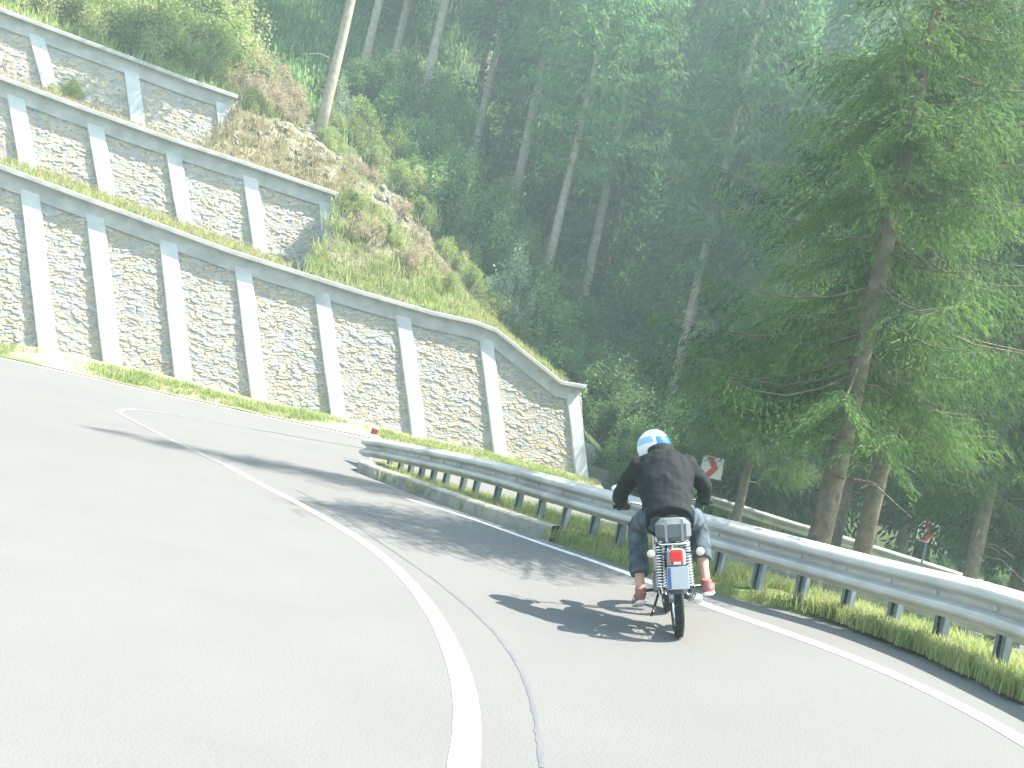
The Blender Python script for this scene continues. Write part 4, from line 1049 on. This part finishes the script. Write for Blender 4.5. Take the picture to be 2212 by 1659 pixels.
def hand(mb, H, s, e):
    d = Vector((s*-.02, 0, 0))
    mb.tube([H+Vector((s*.0, -.075, .035)), H+Vector((0, -.04, .034)), H+Vector((0, -.008, .032))], [(.020+e, .026+e), (.018+e, .040+e), (.014+e, .041+e)], 12)
    for i, (o_, l) in enumerate(((-.033, .92), (-.011, 1.05), (.011, 1.0), (.033, .80))):
        x = s*o_; r = .0088+e
        mb.tube([H+Vector((x, -.012, .032)), H+Vector((x, .016*l, .030)), H+Vector((x, .034*l, .006)), H+Vector((x, .026*l, -.022)), H+Vector((x, .004, -.028))], [r*1.1, r*1.05, r, r*.95, r*.8], 8)
    mb.tube([H+Vector((-s*.032, -.045, .026)), H+Vector((-s*.052, -.025, .004)), H+Vector((-s*.050, .004, -.020)), H+Vector((-s*.038, .022, -.028))], [.012+e, .0115+e, .010+e, .008+e], 8)
body = MB(); torso(body, -.02)
for s, S_, E_, H_ in ((-1, SL, EL, HL), (1, SR, ER, HR)):
    limb(body, [Vector((s*.06, .42, 1.17)), S_, S_.lerp(E_, .5), E_, E_.lerp(H_, .35), E_.lerp(H_, .75)+Vector((0, 0, .015)), H_+Vector((0, -.07, .034))], [.05, .052, .045, .038, .036, .027, .024])
    hand(body, H_, s, 0)
    L_ = {k: Vector(v) for k, v in legs[s].items()}
    limb(body, [L_['h']+Vector((0, -.04, 0)), L_['h'].lerp(L_['k'], .4), L_['h'].lerp(L_['k'], .85), L_['k'], L_['k'].lerp(L_['a'], .15), L_['k'].lerp(L_['a'], .4), L_['k'].lerp(L_['a'], .8), L_['a']+Vector((0, 0, -.02))], [.085, .078, .06, .056, .052, .055, .037, .034])
    limb(body, feet[s], [(.032, .03), (.03, .034), (.022, .04), (.012, .03)])
limb(body, [(0, .50, 1.20), HC+Vector((.02, -.04, -.09))], [.062, .056]); body.ell(HC, (.078, .096, .112), hrot)
body.ell(HC+hrot @ Vector((0, .098, -.015)), (.012, .018, .02), hrot, 8, 6); body.ell(HC+hrot @ Vector((0, .082, -.055)), (.026, .012, .008), hrot, 8, 6)
for s in (-1, 1):
    body.ell(HC+hrot @ Vector((s*.03, .082, .015)), (.014, .01, .009), hrot, 8, 6); body.ell(HC+hrot @ Vector((s*.078, -.005, -.005)), (.01, .018, .028), hrot, 8, 6)
remesh(body, 'body', M['skin'], RID, .0065, 3)
jk = MB(); torso(jk, .012)
jk.tube([(0, .08, .775), (0, .12, .80), (0, .17, .855)], [(.150, .172), (.158, .182), (.150, .182)], 24)
for s, S_, E_, H_ in ((-1, SL, EL, HL), (1, SR, ER, HR)):
    limb(jk, [Vector((s*.05, .42, 1.17)), S_+Vector((0, 0, -.005)), S_.lerp(E_, .5)+Vector((0, -.01, 0)), E_, E_.lerp(H_, .3), E_.lerp(H_, .62), E_.lerp(H_, .78)], [(.082, .09), (.085, .08), .068, .062, .058, .048, .043], 18)
jk.ell((-.115, .40, 1.185), (.10, .075, .06)); jk.ell((.115, .40, 1.185), (.10, .075, .06))
jk.tube([(0, .46, 1.21), (-.01, .52, 1.295)], [(.10, .115), (.082, .092)], 18)
jo = remesh(jk, 'jacket', M['jacket'], RID, .009, 4, .022, .085)
jo.modifiers['folds'].strength = .024
MB().tube([(0, .500, 1.25), (-.01, .535, 1.315)], [(.085, .095), (.085, .095)], 18).build('collar', M['jacket'], jo, sm=True)
tr_ = MB(); tr_.tube([(0, .04, .80), (0, .10, .80), (0, .17, .83), (0, .22, .90)], [(.07, .12), (.115, .165), (.125, .172), (.11, .15)], 20)
for s in (-1, 1):
    L_ = {k: Vector(v) for k, v in legs[s].items()}; cut = .78 if s < 0 else .66
    limb(tr_, [L_['h']+Vector((0, -.06, 0)), L_['h'].lerp(L_['k'], .4), L_['h'].lerp(L_['k'], .8), L_['k'], L_['k'].lerp(L_['a'], .2), L_['k'].lerp(L_['a'], .45), L_['k'].lerp(L_['a'], cut)], [.100, .095, .083, .080, .074, .076, .070], 18)
remesh(tr_, 'trousers', M['jeans'], RID, .009, 3, .022, .07)
for s, H_ in ((-1, HL), (1, HR)):
    gl_ = MB(); hand(gl_, H_, s, .0035); gl_.tube([H_+Vector((0, -.11, .034)), H_+Vector((0, -.06, .034))], [(.03, .034), (.024, .03)], 12)
    remesh(gl_, 'glove', M['glove'], RID, .0045, 1)
for s in (-1, 1):
    f_ = [Vector(p) for p in feet[s]]; up_ = Vector((0, 0, 1))
    sh = MB(); sh.tube([f_[0]+Vector((0, -.035, -.0)), f_[0], f_[1], f_[2], f_[3], f_[3]+Vector((s*.002, .03, 0))], [(.035, .03), (.046, .038), (.044, .042), (.034, .047), (.026, .044), (.012, .025)], 14)
    sh.tube([f_[0]+Vector((0, -.005, -.01)), f_[0]+Vector((0, -.01, .055))], [.042, .038], 14)
    so_ = remesh(sh, 'shoe', M['shoe'], RID, .006, 2)
    MB().tube([f_[0]+Vector((0, -.045, -.045)), f_[1]+Vector((0, 0, -.045)), f_[2]+Vector((0, 0, -.035)), f_[3]+Vector((0, .035, -.022))], [(.013, .038), (.013, .042), (.012, .048), (.011, .036)], 12).build('sole', M['sole'], so_, sm=True)
    MB().box(f_[1]+Vector((s*.040, .02, -.008)), (.014, .07, .02), None, .004).build('side_stripe', M['shoeblue'] if s > 0 else M['white'], so_)
# helmet
def shell(c, r, a0, a1, e0, e1, th, n=36, m_=22):
    mb = MB(); v = []
    for j in range(m_):
        el = e0+(e1-e0)*j/(m_-1)
        for i in range(n):
            az = a0+(a1-a0)*i/(n-1)
            p = Vector((math.sin(az)*math.cos(el)*(r[0]+th), math.cos(az)*math.cos(el)*(r[1]+th), math.sin(el)*(r[2]+th))); v.append(Vector(c)+hrot @ p)
    f = [(j*n+i, j*n+i+1, (j+1)*n+i+1, (j+1)*n+i) for j in range(m_-1) for i in range(n-1)]
    return mb.add(v, f)
hr_ = (.124, .147, .138)
mb = shell(HC, hr_, R(52), R(308), R(-58), R(90), 0, 48, 30)
s2 = shell(HC, hr_, R(-52), R(52), R(28), R(90), 0, 24, 14); mb.add(s2.v, s2.f)
s3 = shell(HC, (hr_[0]*1.0, hr_[1]*1.12, hr_[2]), R(-56), R(56), R(-52), R(-16), 0, 24, 10); mb.add(s3.v, s3.f)
he = mb.build('helmet', M['hwhite'], RID, sm=True); sl = he.modifiers.new('thickness', 'SOLIDIFY'); sl.thickness = .012; sl.offset = 1
shell(HC, hr_, R(-54), R(54), R(-18), R(30), .004, 24, 12).build('visor', M['visor'], he, sm=True)
shell(HC, hr_, R(75), R(205), R(-4), R(24), .0030, 30, 10).build('blue_panel', M['hblue'], he, sm=True)
shell(HC, hr_, R(95), R(225), R(36), R(70), .0030, 30, 12).build('pale_blue_panel', M['hpale'], he, sm=True)
shell(HC, hr_, R(215), R(285), R(8), R(30), .0030, 16, 8).build('pale_blue_panel', M['hpale'], he, sm=True)
for nm, p in (('front contact', (0, 1.13, 0)), ('helmet top', HC+Vector((0, 0, .14))), ('left hand', HL), ('right elbow', ER), ('left foot', (-.25, .42, .26)), ('right foot', (.235, .45, .315)), ('plate', (0, -.31, .425)), ('bag', (0, -.2, .75))):
    bpy.context.view_layer.update(); print(nm, [round(v) for v in proj(BIKE.matrix_world @ Vector(p))])
FLARE_HAZE = 0.0036
# ------------------------------------------------------------------ air volume added to lift the darks like windscreen flare
hz_ = MB().box((0, 55, 34.5), (400, 290, 78))
hm_ = bpy.data.materials.new('flare_haze'); hm_.use_nodes = True; nt = hm_.node_tree; nt.nodes.remove(nt.nodes['Principled BSDF'])
pv = nt.nodes.new('ShaderNodeVolumePrincipled'); pv.inputs['Color'].default_value = (.70, .97, .96, 1); pv.inputs['Density'].default_value = FLARE_HAZE; pv.inputs['Anisotropy'].default_value = .25
nt.links.new(pv.outputs[0], nt.nodes['Material Output'].inputs['Volume'])
if FLARE_HAZE > 0: tag(hz_.build('flare_haze', hm_), kind='stuff')
